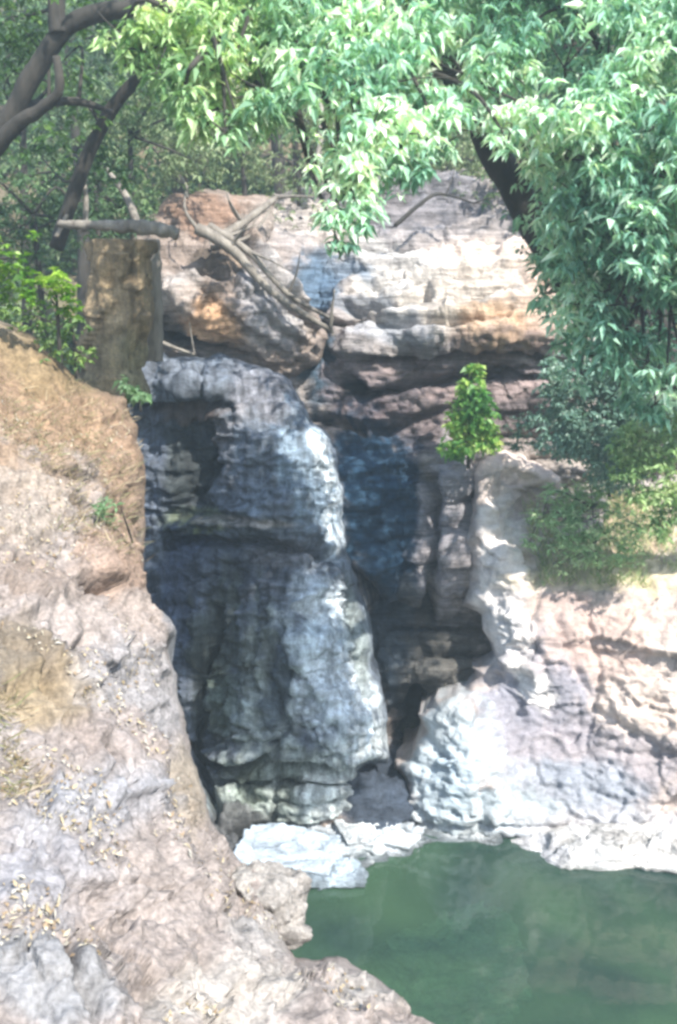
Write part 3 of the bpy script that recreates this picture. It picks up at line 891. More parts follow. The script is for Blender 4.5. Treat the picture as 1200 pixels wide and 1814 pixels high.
# ---- left bank in the foreground
left = rock('left_bank',
     [(-260, 560), (0, 568), (60, 600), (110, 650), (165, 690), (222, 702), (243, 760), (256, 850), (256, 930), (250, 1000), (262, 1072), (302, 1095), (308, 1122), (300, 1150), (316, 1230),
      (336, 1310), (356, 1385), (374, 1458), (402, 1492), (430, 1532), (478, 1545), (505, 1640), (520, 1700), (600, 1694), (660, 1728), (706, 1762), (725, 1800), (760, 1900), (700, 2100), (-300, 2100)],
     [(-250, 600, 7.6), (0, 600, 7.6), (80, 660, 7.3), (160, 710, 7.4), (225, 740, 7.6), (-200, 900, 5.2), (0, 820, 6.1), (100, 820, 6.4), (200, 830, 7.0), (245, 900, 7.2), (0, 1000, 5.2), (120, 1000, 5.7), (210, 1000, 6.5), (250, 1040, 6.8),
      (-200, 1300, 3.9), (0, 1200, 4.3), (120, 1180, 4.7), (220, 1160, 5.5), (295, 1120, 6.3), (300, 1240, 6.0), (0, 1400, 3.7), (120, 1400, 3.9), (240, 1380, 4.6), (330, 1360, 5.6), (365, 1450, 5.5), (0, 1580, 3.25), (120, 1560, 3.4), (260, 1540, 3.8), (380, 1520, 4.9),
      (450, 1560, 5.0), (0, 1750, 2.85), (150, 1720, 2.95), (300, 1700, 3.4), (440, 1680, 4.0), (520, 1720, 4.3), (620, 1720, 4.3), (700, 1780, 4.2), (300, 1850, 3.0), (500, 1850, 3.5), (0, 2050, 2.3), (700, 2050, 3.3), (60, 1640, 3.15), (200, 1640, 3.5)],
     (0.249, 0.215, 0.197),
     [(100, 720, 240, 170, 10, (0.213, 0.145, 0.093), .95), (60, 620, 150, 60, 20, (0.178, 0.134, 0.075), .8), (215, 880, 60, 200, 0, (0.226, 0.157, 0.110), .9), (200, 1000, 80, 90, 0, (0.249, 0.180, 0.140), .8), (50, 900, 90, 90, 0, (0.238, 0.198, 0.162), .7), (60, 1020, 110, 50, 0, (0.202, 0.157, 0.128), .6), (30, 1180, 70, 120, 0, (0.118, 0.093, 0.058), .75),
      (60, 1260, 90, 60, 0, (0.249, 0.192, 0.116), .7), (300, 1110, 30, 30, 0, (0.213, 0.215, 0.231), .9), (230, 1230, 110, 130, 0, (0.262, 0.251, 0.255), .8), (180, 1330, 120, 60, 0, (0.238, 0.192, 0.168), .6), (330, 1420, 40, 90, 0, (0.297, 0.251, 0.197), .8),
      (150, 1440, 170, 70, 0, (0.238, 0.244, 0.266), .7), (80, 1560, 150, 90, 0, (0.213, 0.209, 0.221), .8), (240, 1600, 120, 60, 15, (0.249, 0.215, 0.197), .6), (90, 1760, 160, 80, 10, (0.202, 0.203, 0.208), .9), (400, 1780, 160, 70, 0, (0.333, 0.314, 0.290), .7), (450, 1660, 80, 60, 0, (0.273, 0.256, 0.243), .8), (640, 1780, 90, 50, 0, (0.279, 0.261, 0.243), .8)],
     mat=M_NEAR, seed=61, step=3.6, edge=46, edge_r=.5, back=(-.5, 1.2, -2.4), big=.10, mid=.022, fine=.013, blocks=.045, block_s=2.2, rough=4,
     strokes=[([(60, 1625), (110, 1640), (220, 1665)], 11, -.10), ([(20, 1655), (90, 1652)], 10, -.10), ([(0, 1130), (60, 1180), (90, 1260)], 16, -.10), ([(40, 985), (60, 1000)], 10, -.12), ([(140, 1140), (160, 1130)], 9, -.12), ([(160, 1040), (185, 1055)], 10, -.14), ([(280, 1368), (310, 1362)], 8, -.08),
              ([(70, 1610), (150, 1640), (230, 1670)], 10, .05), ([(250, 1340), (330, 1400), (360, 1480)], 10, -.06), ([(380, 1480), (440, 1600), (480, 1690)], 9, -.10), ([(100, 1690), (160, 1770), (180, 1860)], 9, -.09), ([(40, 790), (60, 800)], 8, -.1)], var=.2)
tag(left, 'large tan and grey stony bank filling the left foreground', 'bank', kind='structure')

c = unproj(458, 1618, 4.95)
o = boulder('bank_boulder', c, (.37, .46, .42), (.27, .25, .23), 21, 25, 8, sq=.28, big=.05, strat=0, mat=M_NEAR)
tag(o, 'rounded grey boulder jutting from the left bank over the pool', 'boulder')

# ---- pillar with log
pil = empty('stone_pillar', unproj(205, 690, 9.2), 'tall square weathered pillar at the top of the left bank under the log', 'pillar')
pw = .185
zt = unproj(205, 425, 9.2)[2]; zb = unproj(205, 715, 9.2)[2]
cx = unproj(205, 560, 9.2)[0]
ns, nz = 16, 120
ring = []
for f in range(4):
    for k in range(ns):
        t = -1 + 2 * k / ns
        ring.append([(t, -1), (1, t), (-t, 1), (-1, -t)][f])
ring = np.array(ring)
rl = np.linalg.norm(ring, axis=1)[:, None]
ring = ring / np.maximum(rl / 1.22, 1)
Z = np.linspace(zb, zt, nz)
V = np.zeros((nz, len(ring), 3))
V[..., 0] = cx + ring[None, :, 0] * pw * (1.0 + .06 * (zt - Z)[:, None] * .3)
V[..., 1] = 9.4 + ring[None, :, 1] * pw
V[..., 2] = Z[:, None]
V[..., 0] += .04 * np.sin(Z * 2.2)[:, None]
q = V.reshape(-1, 3)
dd = .06 * (1 - 2 * np.abs(fbm(q * np.array([7, 7, 1.6]), 71, 4))) + .10 * fbm(q * 2, 72, 3) + .02 * fbm(q * 14, 76, 3) + .03 * facets(q * 3.5, 77, 1)
nrm = np.zeros_like(q); nrm[:, :2] = q[:, :2] - np.array([cx, 9.4]); nrm /= np.linalg.norm(nrm, axis=1)[:, None]
q = q + nrm * dd[:, None]
q[-len(ring):, 2] += .03 * fbm(q[-len(ring):] * 9, 4, 2)
R_ = len(ring)
F = []
for i in range(nz - 1):
    for j in range(R_):
        F.append((i * R_ + j, i * R_ + (j + 1) % R_, (i + 1) * R_ + (j + 1) % R_, (i + 1) * R_ + j))
q = np.vstack([q, [[cx, 9.4, zt + .03]]])
for j in range(R_): F.append(((nz - 1) * R_ + j, (nz - 1) * R_ + (j + 1) % R_, len(q) - 1))
cp_ = np.tile([.24, .18, .11], (len(q), 1)) * (1 + .5 * fbm(q * np.array([10, 10, 1.5]), 73, 4))[:, None]
kk = sstep(.0, .5, fbm(q * 1.6, 75, 3))[:, None] * .6
cp_ = cp_ * (1 - kk) + np.array([.17, .165, .10]) * kk
new_mesh('shaft', q, F, M_PILLAR, pil, cp_)

v, f = tube(px_path([(105, 396, 9.4), (170, 399, 9.25), (240, 401, 9.2), (290, 408, 9.15), (316, 416, 9.15)]), [.03, .04, .055, .06, .045], 14, 5, .28, 14)
tag(new_mesh('log', v, f, M_BARKP), 'pale horizontal log lying across the top of the square pillar', 'log')

# side post behind the pillar
b0, b1 = unproj(272, 640, 9.9), unproj(268, 425, 9.9)
v, f = tube([b0, (b0 + b1) / 2 + np.array([.01, 0, 0]), b1], [.09, .085, .08], 10, 6, .12, 20)
tag(new_mesh('wooden_post', v, f, M_BARKP), 'thin grey upright post standing right beside the square pillar', 'post')

# ---- dead branches on the upper ledge
dbg = 'bare dead branches on the upper ledges'
for i, (pts, r0, lab) in enumerate([
        ([(385, 425, 13.1), (430, 395, 13.4), (490, 350, 13.9)], .075, 'pale dead branch rising to the right over the brown earth'),
        ([(375, 440, 13.2), (440, 420, 13.4), (480, 372, 13.8)], .035, 'thin bare branch just below the pale one over the brown earth'),
        ([(350, 405, 12.9), (410, 440, 12.8), (480, 515, 12.75), (585, 585, 12.9)], .075, 'long bleached branch slanting down to the stream notch'),
        ([(370, 400, 12.95), (440, 445, 12.85), (510, 520, 12.8), (590, 566, 13.0)], .05, 'thinner bleached branch lying just above the long one slanting to the notch'),
        ([(700, 400, 14.2), (760, 350, 14.3), (790, 345, 14.4), (840, 360, 14.2)], .03, 'dark curved dead branch on the grey ledge below the canopy'),
        ([(255, 590, 12.4), (300, 612, 12.3), (345, 628, 12.3)], .03, 'short pale branch wedged under the leaning brown block')]):
    a = px_path(pts)
    parts = [tube(a, np.linspace(r0, r0 * .4, len(a)), 8, i, .1, 8)]
    rr = np.random.default_rng(i + 40)
    for _ in range(4 if i != 5 else 1):
        s = a[rr.integers(0, len(a))]
        e = s + rr.normal(0, .25, 3) + np.array([.1, 0, .15])
        parts.append(tube([s, (s + e) / 2 + rr.normal(0, .03, 3), e], [r0 * .4, r0 * .25, r0 * .1], 5, i, 0, 4))
    v, f = join(parts)
    tag(new_mesh('dead_branch', v, f, M_BARKP if i != 4 else M_BARK), lab, 'branch', dbg)

# ================================================================== TREES
G_BRIGHT = [(.05, .14, .045), (.10, .24, .08), (.17, .33, .14), (.30, .42, .22)]
G_TEAL = [(.08, .24, .15), (.15, .38, .25), (.27, .50, .35), (.48, .64, .48)]
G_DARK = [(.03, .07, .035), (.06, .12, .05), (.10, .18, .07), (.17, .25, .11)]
G_OLIVE = [(.08, .13, .06), (.14, .2, .09), (.22, .28, .14), (.32, .36, .22)]
G_LIME = [(.08, .20, .02), (.16, .32, .03), (.28, .45, .05), (.38, .52, .10)]
G_GREY = [(.12, .22, .18), (.2, .33, .27), (.3, .43, .36), (.46, .55, .48)]


def tree(name, label, trunk_paths, blobs, dens, Lf, Wf, cols, seed, cat='tree', mat=None, bark=None, group=None, twig_r=.03, **kw):
    root = empty(name, trunk_paths[0][0][0], label, cat, group)
    parts = []
    pts = []
    for i, (p, r) in enumerate(trunk_paths):
        p = np.asarray(p)
        parts.append(tube(p, r, 12, seed + i, .1, 8))
        for a, b in zip(p[:-1], p[1:]):
            for t in (0, .33, .66): pts.append(a + (b - a) * t)
        pts.append(p[-1])
    parts += twigs_to(pts, blobs, seed, twig_r)
    v, f = join(parts)
    new_mesh('trunk', v, f, bark or M_BARK, root)
    v, f, c = crown(blobs, dens, Lf, Wf, cols, seed, **kw)
    new_mesh('crown', v, f, mat or M_LEAF, root, c, smooth=False)
    return root


# the big overhanging broadleaf tree (its crown hangs across the top of the picture)
bl = blobs_px([
    (215, 60, 7.2, .16), (250, 95, 7.2, .16), (300, 60, 7.3, .28), (380, 40, 7.4, .4), (330, 150, 7.1, .25), (400, 140, 7.2, .35), (360, 205, 7.0, .2), (480, 60, 7.5, .4),
    (470, 160, 7.1, .35), (420, 210, 7.0, .18), (520, 180, 7.2, .25), (400, 235, 6.95, .1), (560, 80, 7.5, .45), (600, 160, 7.3, .4), (640, 60, 7.6, .45), (680, 150, 7.3, .4),
    (640, 230, 7.1, .3), (700, 240, 7.1, .3), (600, 300, 7.0, .2), (650, 310, 7.0, .25), (720, 290, 7.1, .2), (610, 380, 6.9, .17), (600, 430, 6.9, .10), (640, 380, 6.9, .13), (770, 220, 7.3, .25), (780, 260, 7.3, .15), (770, 120, 7.6, .35),
    (740, 40, 7.8, .4), (900, 130, 7.6, .35), (940, 40, 7.8, .45), (1000, 120, 7.5, .4), (1080, 60, 7.6, .5), (1170, 60, 7.5, .5), (940, 190, 7.2, .25), (900, 250, 7.1, .12), (1010, 210, 7.2, .35),
    (1100, 180, 7.3, .45), (1190, 200, 7.2, .45), (1000, 280, 7.4, .3), (1080, 300, 7.3, .4), (1180, 320, 7.2, .45), (1040, 380, 7.5, .35), (1130, 420, 7.3, .4), (1210, 450, 7.2, .4),
    (1050, 470, 7.6, .33), (1020, 540, 7.7, .25), (1090, 540, 7.5, .35), (1170, 560, 7.4, .4), (1080, 610, 7.6, .25), (1150, 640, 7.4, .2), (1060, 630, 7.6, .15), (1210, 640, 7.3, .25), (1180, 690, 7.3, .08),
    (700, 10, 8.2, .6), (850, 0, 8.6, .6), (560, 0, 8.0, .5), (400, -40, 7.8, .5), (1000, -20, 8.2, .6), (1180, -40, 7.8, .6), (620, -90, 7.8, .6), (820, -120, 8.0, .7), (450, -120, 8.0, .6), (1000, -150, 7.8, .7), (1250, 100, 7.4, .6), (1300, 300, 7.3, .6), (1290, 520, 7.3, .5), (960, 330, 8.4, .2), (990, 400, 8.4, .25), (930, 300, 8.6, .13), (1000, 470, 8.4, .2), (860, 190, 8.2, .25), (1010, 600, 8.2, .16), (970, 520, 8.3, .14), (950, 380, 8.2, .16), (1000, 540, 8.0, .25), (985, 450, 8.2, .2), (1030, 660, 7.9, .15), (1100, 680, 7.7, .2), (1160, 720, 7.6, .16), (905, 210, 7.4, .2), (820, 130, 7.5, .25)])  # crown extended past the frame, added to shade the cliff
tr_path = px_path([(1700, 1010, 12.6), (1440, 800, 11.5), (1240, 690, 10.8), (1090, 570, 10.0), (1000, 480, 9.5), (920, 350, 9.2), (860, 240, 9.0), (800, 100, 8.8), (760, -60, 8.6)])
l1 = px_path([(920, 350, 9.2), (980, 230, 8.6), (1080, 120, 8.2), (1180, 0, 7.9)])
l2 = px_path([(835, 190, 8.95), (720, 120, 8.2), (560, 90, 7.7), (380, 80, 7.4)])
l3 = px_path([(1090, 570, 10.0), (1120, 450, 8.5), (1180, 350, 7.9)])
tree('overhanging_tree', 'large leafy tree leaning over the pool from the right, pale drooping leaves across the top', [(tr_path, [.34, .24, .20, .16, .14, .125, .115, .10, .08]), (l1, [.09, .07, .05, .03]), (l2, [.07, .05, .035, .02]), (l3, [.09, .07, .04])],
     bl, 1350, .108, .036, [(.11, .26, .19), (.27, .48, .37), (.52, .72, .58), (.86, .90, .80)], 101, droop=.75, whorl=7, squash=.8, cols2=[(.10, .20, .07), (.27, .43, .17), (.52, .66, .34), (.86, .88, .62)], xr=(-1.4, .6), gap=-.2)  # palest leaf colours carry painted sun highlights

exec_more = True

# darker foliage on the trunk side
bl = blobs_px([(860, 60, 10.2, .6), (840, 160, 10.0, .45), (930, 260, 9.8, .3), (960, 340, 9.7, .4), (980, 420, 9.6, .4), (1010, 480, 9.6, .35), (1080, 380, 9.8, .6), (1160, 480, 9.8, .7), (1100, 600, 9.8, .5), (1200, 280, 9.8, .8), (1060, 200, 10, .7), (1180, 620, 9.8, .6), (960, 100, 10.2, .7), (1100, 50, 10.2, .8), (720, 60, 10.6, .7), (600, 100, 10.6, .6)])
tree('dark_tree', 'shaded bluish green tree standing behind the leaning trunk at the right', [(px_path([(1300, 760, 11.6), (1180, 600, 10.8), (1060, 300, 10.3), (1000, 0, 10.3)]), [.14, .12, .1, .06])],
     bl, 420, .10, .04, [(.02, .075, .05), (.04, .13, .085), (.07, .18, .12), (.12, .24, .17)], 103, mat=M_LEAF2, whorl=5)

# right shrubs over the outcrop
sg = 'shrubs on the right bank'
tree('grey_green_shrub', 'dense grey green shrub below the overhanging leaves at the right edge of the cliff', [(px_path([(1080, 880, 12.8), (1070, 800, 12.6), (1040, 690, 12.4)]), [.025, .02, .012])],
     blobs_px([(1010, 660, 12.2, .35), (1080, 680, 12.2, .45), (1160, 680, 12, .5), (1000, 740, 12.2, .38), (1060, 760, 12.1, .45), (1140, 770, 12, .5), (1020, 800, 12.1, .25), (1090, 830, 12.1, .35), (1230, 740, 12.2, .4), (985, 690, 12.2, .22), (1000, 780, 12.1, .28), (1080, 800, 12.0, .35)]),
     2600, .075, .034, G_GREY, 111, 'shrub', M_LEAF2, group=sg, twig_r=.015)
tree('yellow_green_shrub', 'sunlit yellow green shrub at the right edge above the grassy rock top', [(px_path([(1195, 900, 12.2), (1180, 840, 11.8), (1165, 780, 11.5)]), [.02, .015, .01])],
     blobs_px([(1130, 760, 11.4, .22), (1170, 810, 11.3, .3), (1210, 760, 11.3, .3), (1110, 830, 11.4, .22), (1200, 880, 11.3, .32), (1140, 880, 11.4, .22), (1120, 790, 11.5, .3), (1180, 930, 11.4, .25)]),
     1500, .08, .036, [(.13, .24, .10), (.24, .38, .16), (.38, .52, .24), (.55, .62, .36)], 113, 'shrub', group=sg, twig_r=.012)
tree('low_shrub', 'soft low green shrub growing on top of the pale rock block', [(px_path([(1060, 1010, 12.7), (1055, 960, 12.6), (1050, 900, 12.5)]), [.014, .01, .008])],
     blobs_px([(1000, 880, 12.5, .3), (1060, 900, 12.4, .36), (1010, 960, 12.3, .3), (1080, 960, 12.2, .36), (960, 920, 12.4, .2), (1130, 930, 12.1, .25), (1060, 860, 12.6, .3), (1040, 990, 12.1, .2), (990, 1000, 12.1, .14), (1110, 985, 12.0, .2), (940, 960, 12.3, .12), (1020, 920, 12.2, .3)]),
     1300, .08, .026, [(.2, .36, .18), (.32, .5, .27), (.46, .6, .38), (.6, .68, .46)], 115, 'shrub', group=sg, twig_r=.01, droop=.1)
# small bright bush in the middle
tree('young_bush', 'small bright green young bush standing upright on the ledge in the middle right', [(px_path([(830, 830, 12.7), (832, 760, 12.65), (836, 650, 12.6)]), [.025, .018, .008])],
     blobs_px([(842, 655, 12.6, .12), (836, 690, 12.6, .17), (822, 720, 12.6, .19), (850, 730, 12.6, .2), (838, 755, 12.6, .24), (815, 780, 12.6, .2), (858, 780, 12.6, .2), (805, 752, 12.6, .12), (872, 768, 12.55, .12), (800, 800, 12.6, .12), (848, 700, 12.5, .15)]),
     1700, .095, .055, [(.10, .27, .08), (.20, .42, .11), (.38, .56, .16), (.58, .66, .22)], 117, 'bush', twig_r=.008, droop=.4, squash=.95, gap=-.6)
tree('ledge_weed', 'sparse dull green weed on the shaded ledge right of the young bush', [(px_path([(915, 800, 12.9), (918, 770, 12.9), (920, 740, 12.85)]), [.015, .01, .006])],
     blobs_px([(900, 750, 12.8, .14), (935, 745, 12.8, .16), (920, 780, 12.8, .18), (955, 790, 12.7, .14)]), 1800, .06, .03, G_GREY, 119, 'plant', M_LEAF2, twig_r=.006)

# left: bright shrubs on the bank
lg = 'shrubs on the left bank'
tree('lime_shrub', 'bright lime green shrub on the left bank beside the square pillar', [(px_path([(110, 680, 7.6), (105, 600, 7.5), (100, 520, 7.4)]), [.02, .014, .008])],
     blobs_px([(60, 520, 7.3, .11), (100, 500, 7.3, .13), (70, 545, 7.3, .08), (120, 525, 7.35, .10), (95, 545, 7.3, .1), (130, 550, 7.4, .08)]), 2600, .055, .036, G_LIME, 121, 'shrub', group=lg, twig_r=.006, droop=.1, whorl=5)
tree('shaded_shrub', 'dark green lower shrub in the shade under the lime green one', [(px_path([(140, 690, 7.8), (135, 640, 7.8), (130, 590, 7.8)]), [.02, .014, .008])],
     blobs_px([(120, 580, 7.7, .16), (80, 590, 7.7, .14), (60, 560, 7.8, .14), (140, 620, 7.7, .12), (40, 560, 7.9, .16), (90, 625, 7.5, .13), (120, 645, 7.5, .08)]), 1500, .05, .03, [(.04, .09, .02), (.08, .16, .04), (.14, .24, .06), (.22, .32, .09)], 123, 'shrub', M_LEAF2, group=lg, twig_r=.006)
tree('edge_shrub', 'yellow green shrub cut off by the left edge of the picture', [(px_path([(-30, 640, 7.6), (-20, 500, 7.5), (-10, 380, 7.4)]), [.04, .03, .015])],
     blobs_px([(0, 370, 7.3, .16), (20, 420, 7.3, .18), (-10, 470, 7.3, .22), (30, 490, 7.35, .14), (-60, 420, 7.3, .3), (10, 530, 7.4, .14)]), 1500, .06, .036, [(.06, .16, .02), (.12, .26, .03), (.22, .38, .05), (.32, .46, .08)], 125, 'shrub', group=lg, twig_r=.01, droop=.2)
tree('green_sprig', 'soft green tuft growing from the edge of the left bank', [(px_path([(235, 960, 6.6), (225, 930, 6.5), (215, 900, 6.4)]), [.008, .006, .003])],
     blobs_px([(200, 900, 6.35, .11), (235, 905, 6.4, .11), (218, 930, 6.4, .10), (185, 912, 6.3, .07), (210, 890, 6.35, .07)]), 5200, .055, .015, [(.08, .19, .08), (.14, .27, .13), (.2, .34, .18), (.3, .42, .26)], 127, 'plant', twig_r=.003, droop=-.2)
tree('hanging_plant', 'small broad leaved green plant at the foot of the square pillar', [(px_path([(250, 730, 8.2), (248, 710, 8.2), (245, 690, 8.2)]), [.008, .006, .003])],
     blobs_px([(245, 700, 8.1, .09), (222, 680, 8.1, .06), (250, 720, 8.1, .06)]), 3000, .07, .045, [(.07, .16, .07), (.12, .23, .11), (.18, .3, .15), (.22, .34, .2)], 129, 'plant', twig_r=.003)

# crooked tree at the upper left
tree('crooked_tree', 'old tree with thick crooked dark trunk bending in at the upper left corner',
     [(px_path([(-160, 420, 9.6), (-60, 300, 9.5), (10, 225, 9.4), (60, 130, 9.3), (130, 40, 9.2), (230, 15, 9.1), (330, 5, 9)]), [.18, .12, .09, .085, .075, .065, .05]),
      (px_path([(-60, 330, 9.5), (20, 230, 9.3), (70, 195, 9.2), (105, 160, 9.1), (100, 100, 9.1)]), [.09, .065, .05, .04, .03]),
      (px_path([(0, 200, 9.5), (60, 185, 9.6), (140, 180, 9.8), (200, 200, 10)]), [.05, .04, .035, .02]),
      (px_path([(100, 440, 10.6), (150, 290, 10.4), (200, 190, 10.2), (270, 110, 10), (340, 10, 9.9)]), [.07, .065, .06, .05, .04]),
      (px_path([(105, 60, 9.2), (100, 10, 9.2), (110, -60, 9.2)]), [.08, .07, .06])],
     blobs_px([(20, 30, 9.6, .4), (110, 110, 10, .35), (200, 60, 10, .4), (60, 60, 9.8, .3), (30, 130, 10, .3), (170, 200, 10.4, .35), (260, 40, 9.8, .4), (140, 260, 10.6, .4), (240, 150, 10.4, .3), (60, 260, 10.8, .35), (200, 290, 10.8, .3), (120, -60, 9.4, .7), (-20, -40, 9.4, .6), (300, -80, 9.2, .6)]),
     420, .08, .036, [(.03, .08, .02), (.06, .14, .035), (.11, .21, .05), (.18, .30, .08)], 131, twig_r=.02)

# thicket behind: separate trees and bushes
bg = 'bushes and small trees on the slope behind the cliff'
for i, (px, py, Y, r, cols, lf, lab, nm) in enumerate([
        (60, 380, 11.5, .8, G_DARK, .08, 'dark shaded bush behind the square pillar at the left', 'dark_bush'),
        (170, 330, 12.2, .8, G_DARK, .08, 'dark green bush rising straight behind the log', 'dark_bush'),
        (40, 210, 13, 1.2, G_DARK, .09, 'dense dark tree filling the gap behind the crooked trunk', 'background_tree'),
        (230, 240, 13.6, 1.0, G_OLIVE, .08, 'olive green bush behind the slanting dark branch', 'olive_bush'),
        (330, 280, 14.6, .9, G_OLIVE, .07, 'olive bush above the brown earth of the leaning block', 'olive_bush'),
        (430, 270, 14.9, .95, G_OLIVE, .07, 'feathery olive bush above the pale dead branch', 'olive_bush'),
        (530, 300, 15.2, .8, G_OLIVE, .07, 'pale olive bush under the hanging leaves in the middle', 'olive_bush'),
        (520, 210, 16.5, 1.2, G_OLIVE, .09, 'leafy olive tree higher up the slope in the middle', 'background_tree'),
        (640, 240, 17.0, 1.2, G_OLIVE, .09, 'olive tree on the slope behind the tip of the hanging leaves', 'background_tree'),
        (790, 290, 16.6, .8, G_OLIVE, .08, 'low bush on top of the grey ledge left of the leaning trunk', 'olive_bush'),
        (880, 310, 16.2, .8, G_OLIVE, .08, 'low bush on top of the grey ledge against the leaning trunk', 'olive_bush'),
        (760, 180, 19, 1.6, G_OLIVE, .1, 'tall olive tree far up the slope behind the canopy', 'background_tree'),
        (300, 120, 17, 1.6, G_DARK, .1, 'tall dark tree far up the slope at the upper left', 'background_tree'),
        (120, 80, 16, 1.6, G_DARK, .1, 'tall dark tree far back in the upper left corner', 'background_tree'),
        (960, 180, 18, 1.6, G_DARK, .1, 'tall dark tree far back behind the leaning trunk', 'background_tree'),
        (1130, 250, 16, 1.8, G_DARK, .1, 'broad dark tree far back at the right edge', 'background_tree'),
        (480, 60, 19, 1.8, G_DARK, .1, 'tall dark tree far back behind the middle of the canopy', 'background_tree'),
        (1050, 560, 14.6, 1.0, G_DARK, .09, 'dark bush between the sunlit ledge and the hanging leaves', 'dark_bush'),
        (1180, 640, 14.4, 1.0, G_DARK, .09, 'dark bush behind the grey green shrub', 'dark_bush')]):
    rr = np.random.default_rng(300 + i)
    c = unproj(px, py, Y)
    gz = min(float(ground_z(np.array([c[0]]), np.array([Y]))[0]), c[2] - r * .6)
    basep = np.array([c[0] + rr.uniform(-.2, .2), Y + .1, gz - .1])
    bs = [(c + np.array([rr.normal(0, r * .5), rr.normal(0, r * .3), rr.normal(0, r * .35)]), r * rr.uniform(.4, .65)) for _ in range(7)]
    tree(nm, lab, [(np.array([basep, (basep + c) / 2 + rr.normal(0, .1, 3), c]), [.07 * r + .02, .05 * r + .01, .03 * r])], bs,
         360 if lf < .085 else 260, lf * 1.1, lf * .42, cols, 400 + i, 'tree' if 'tree' in nm else 'bush', M_LEAF2, group=bg, twig_r=.02)

# slender bare trunks in the shade at the upper left
for i, (a, b, r_, lab) in enumerate([((150, 410, 10.4), (140, 280, 10.6), .03, 'thin grey stem rising just left over the log'),
                                     ((245, 400, 11), (190, 300, 11.4), .045, 'grey leaning stem behind the right end of the log'),
                                     ((100, 420, 10.4), (135, 310, 10.6), .025, 'thin pale stem leaning right at the left end of the log'),
                                     ((555, 330, 15), (570, 170, 15.5), .05, 'slender pale brown trunk behind the hanging leaves in the middle'),
                                     ((330, 350, 13.4), (318, 310, 13.5), .03, 'short reddish stump stem above the brown earth')]):
    a, b = unproj(*a), unproj(*b)
    v, f = tube([a, (a + b) / 2 + np.array([.04, 0, 0]), b], [r_, r_ * .8, r_ * .5], 7, i, .1, 6)
    tag(new_mesh('bare_stem', v, f, M_BARKP), lab, 'stem', 'bare stems in the shade above the cliff')

# ================================================================== GROUND COVER
def undergrowth(name, label, n, seed, region, L, Wd, cols, mat):
    r = np.random.default_rng(seed)
    x = r.uniform(region[0], region[1], n); y = r.uniform(region[2], region[3], n)
    z = ground_z(x, y)
    g = vnoise(np.stack([x, y, 0 * x], -1) * .9, seed) > -.35
    P = np.stack([x, y, z + r.uniform(0, .5, n) ** 2 * 1.6], -1)[g]
    bl = np.repeat(P, 6, 0)
    m_ = len(bl)
    D = rnd_unit(r, m_) + np.array([0, -.2, .25])
    cols = np.asarray(cols)
    C = cols[r.integers(0, len(cols), m_)] * r.uniform(.7, 1.25, m_)[:, None]
    V, F, C = leaves_mesh(bl + r.normal(0, .12, (m_, 3)), D, np.tile([0, 0, 1.], (m_, 1)) + r.normal(0, .4, (m_, 3)), L * r.uniform(.6, 1.3, m_), Wd * r.uniform(.6, 1.3, m_), C)
    return tag(new_mesh(name, V, F, mat, None, C, smooth=False), label, 'undergrowth', kind='stuff')


undergrowth('undergrowth', 'dense mass of leaves covering the hillside behind the cliff', 16000, 5, (-9, 10, 15.2, 27), .2, .09, G_DARK[1:] + G_OLIVE[:3], M_LEAF2)


def blades(P, r, L, Wd, cols, spread=.5, lean=(0, 0, 0)):
    m_ = len(P)
    D = np.stack([r.normal(0, spread, m_), r.normal(0, spread, m_), np.ones(m_)], -1) + np.array(lean)
    cols = np.asarray(cols)
    C = cols[r.integers(0, len(cols), m_)] * r.uniform(.7, 1.25, m_)[:, None]
    return leaves_mesh(P, D, np.stack([r.normal(0, 1, m_), -np.ones(m_), 0 * r.normal(0, 1, m_)], -1), L * r.uniform(.5, 1.3, m_), Wd, C, .35)


bpy.context.view_layer.update()
dg = bpy.context.evaluated_depsgraph_get()


def on_surface(objs, polys, n, seed, thr=-2, sc=3.0):
    """points on the named rocks, inside outlines on the photo (looked up once from where the bank was measured)"""
    r = np.random.default_rng(seed)
    out = []
    o0 = Vector((0, 0, CAMZ))
    for poly, k in polys:
        poly = np.array(poly, float)
        mn, mx = poly.min(0), poly.max(0)
        q = r.uniform(mn, mx, (k * 3, 2))
        q = q[inside(q, poly)][:k]
        for px, py in q:
            d = Vector(unproj(px, py, 10.0)) - o0
            best = None
            for ob in objs:
                ok, co, no, ix = ob.ray_cast(ob.matrix_world.inverted() @ o0, (ob.matrix_world.inverted().to_3x3() @ d).normalized())
                if ok:
                    co = ob.matrix_world @ co
                    if best is None or (co - o0).length < best[0]: best = ((co - o0).length, co, no)
            if best: out.append((*best[1], *best[2]))
    a = np.array(out)
    g = vnoise(a[:, :3] * sc, seed + 1) > thr
    return a[g]


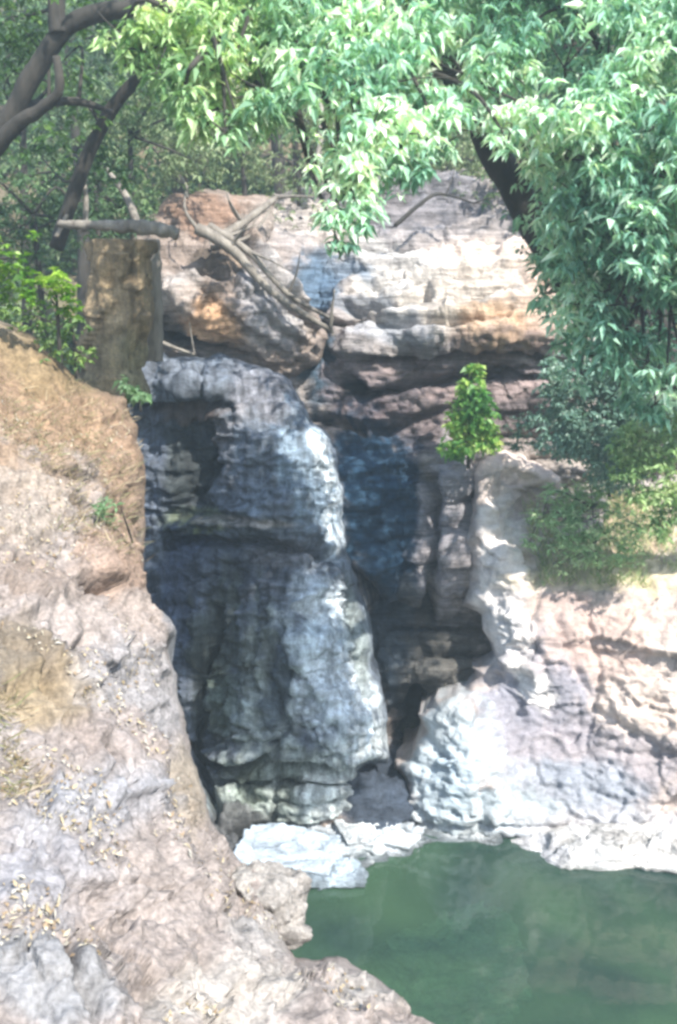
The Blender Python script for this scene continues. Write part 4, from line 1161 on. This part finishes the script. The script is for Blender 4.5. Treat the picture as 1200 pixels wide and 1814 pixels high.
r = np.random.default_rng(77)
rb = bpy.data.objects['rock_block']
S = on_surface([rb], [([(930, 900), (1010, 860), (1200, 870), (1200, 1045), (960, 1040)], 2600)], 0, 5, -.4, 3)
v, f, c = blades(S[:, :3], r, .16, .012, [(.30, .40, .18), (.44, .44, .24), (.56, .52, .34), (.24, .36, .16)], .6, (0, -.4, -.1))
tag(new_mesh('grass', v, f, M_GRASS, None, c), 'dry yellow green grass on top of the pale rock block', 'grass', kind='stuff')
S = on_surface([left], [([(0, 575), (150, 690), (240, 740), (250, 1000), (0, 900)], 1800), ([(0, 1120), (60, 1150), (100, 1300), (60, 1420), (0, 1420)], 380)], 0, 6, -.1, 3)
v, f, c = blades(S[:, :3], r, .10, .005, [(.34, .27, .17), (.42, .35, .24), (.27, .2, .13), (.22, .23, .11)], .9, (.3, -.6, -.5))
tag(new_mesh('dry_grass', v, f, M_GRASS, None, c), 'sparse dry straw coloured grass on the left bank', 'dry grass', kind='stuff')
S = on_surface([left], [([(0, 700), (250, 760), (250, 1080), (370, 1480), (500, 1650), (700, 1790), (0, 1810)], 4200)], 0, 8, .12, 2.6)
m_ = len(S)
D = rnd_unit(r, m_) * .8 + np.cross(S[:, 3:], rnd_unit(r, m_))
cl = np.array([(.38, .31, .20), (.44, .39, .30), (.26, .19, .12), (.42, .39, .34)])
v, f, c = leaves_mesh(S[:, :3] + S[:, 3:] * .01, D, S[:, 3:], .034 * r.uniform(.15, 1.0, m_) ** 1.5 + .006, .012 * r.uniform(.4, 1.4, m_), cl[r.integers(0, 4, m_)])
tag(new_mesh('leaf_litter', v, f, M_LITTER, None, c), 'small dry fallen leaves scattered over the left bank', 'leaf litter', kind='stuff')

# ================================================================== THE AIR: thin veil added to lift the darks
bm_v = [(x, y, z) for z in (-3.2, 31) for x, y in ((-32, -22), (32, -22), (32, 40), (-32, 40))]
bm_f = [(0, 3, 2, 1), (4, 5, 6, 7), (0, 1, 5, 4), (1, 2, 6, 5), (2, 3, 7, 6), (3, 0, 4, 7)]
m = bpy.data.materials.new('added_haze')
m.use_nodes = True
m.node_tree.nodes.clear()
out = m.node_tree.nodes.new('ShaderNodeOutputMaterial')
pv = m.node_tree.nodes.new('ShaderNodeVolumePrincipled')
pv.inputs['Color'].default_value = (.74, .93, 1, 1)
pv.inputs['Density'].default_value = .0078
pv.inputs['Anisotropy'].default_value = .3
m.node_tree.links.new(pv.outputs[0], out.inputs['Volume'])
tag(new_mesh('added_haze', bm_v, bm_f, m, smooth=False), 'thin pale veil added in the gorge to lift the shadows', 'added_haze', kind='stuff')
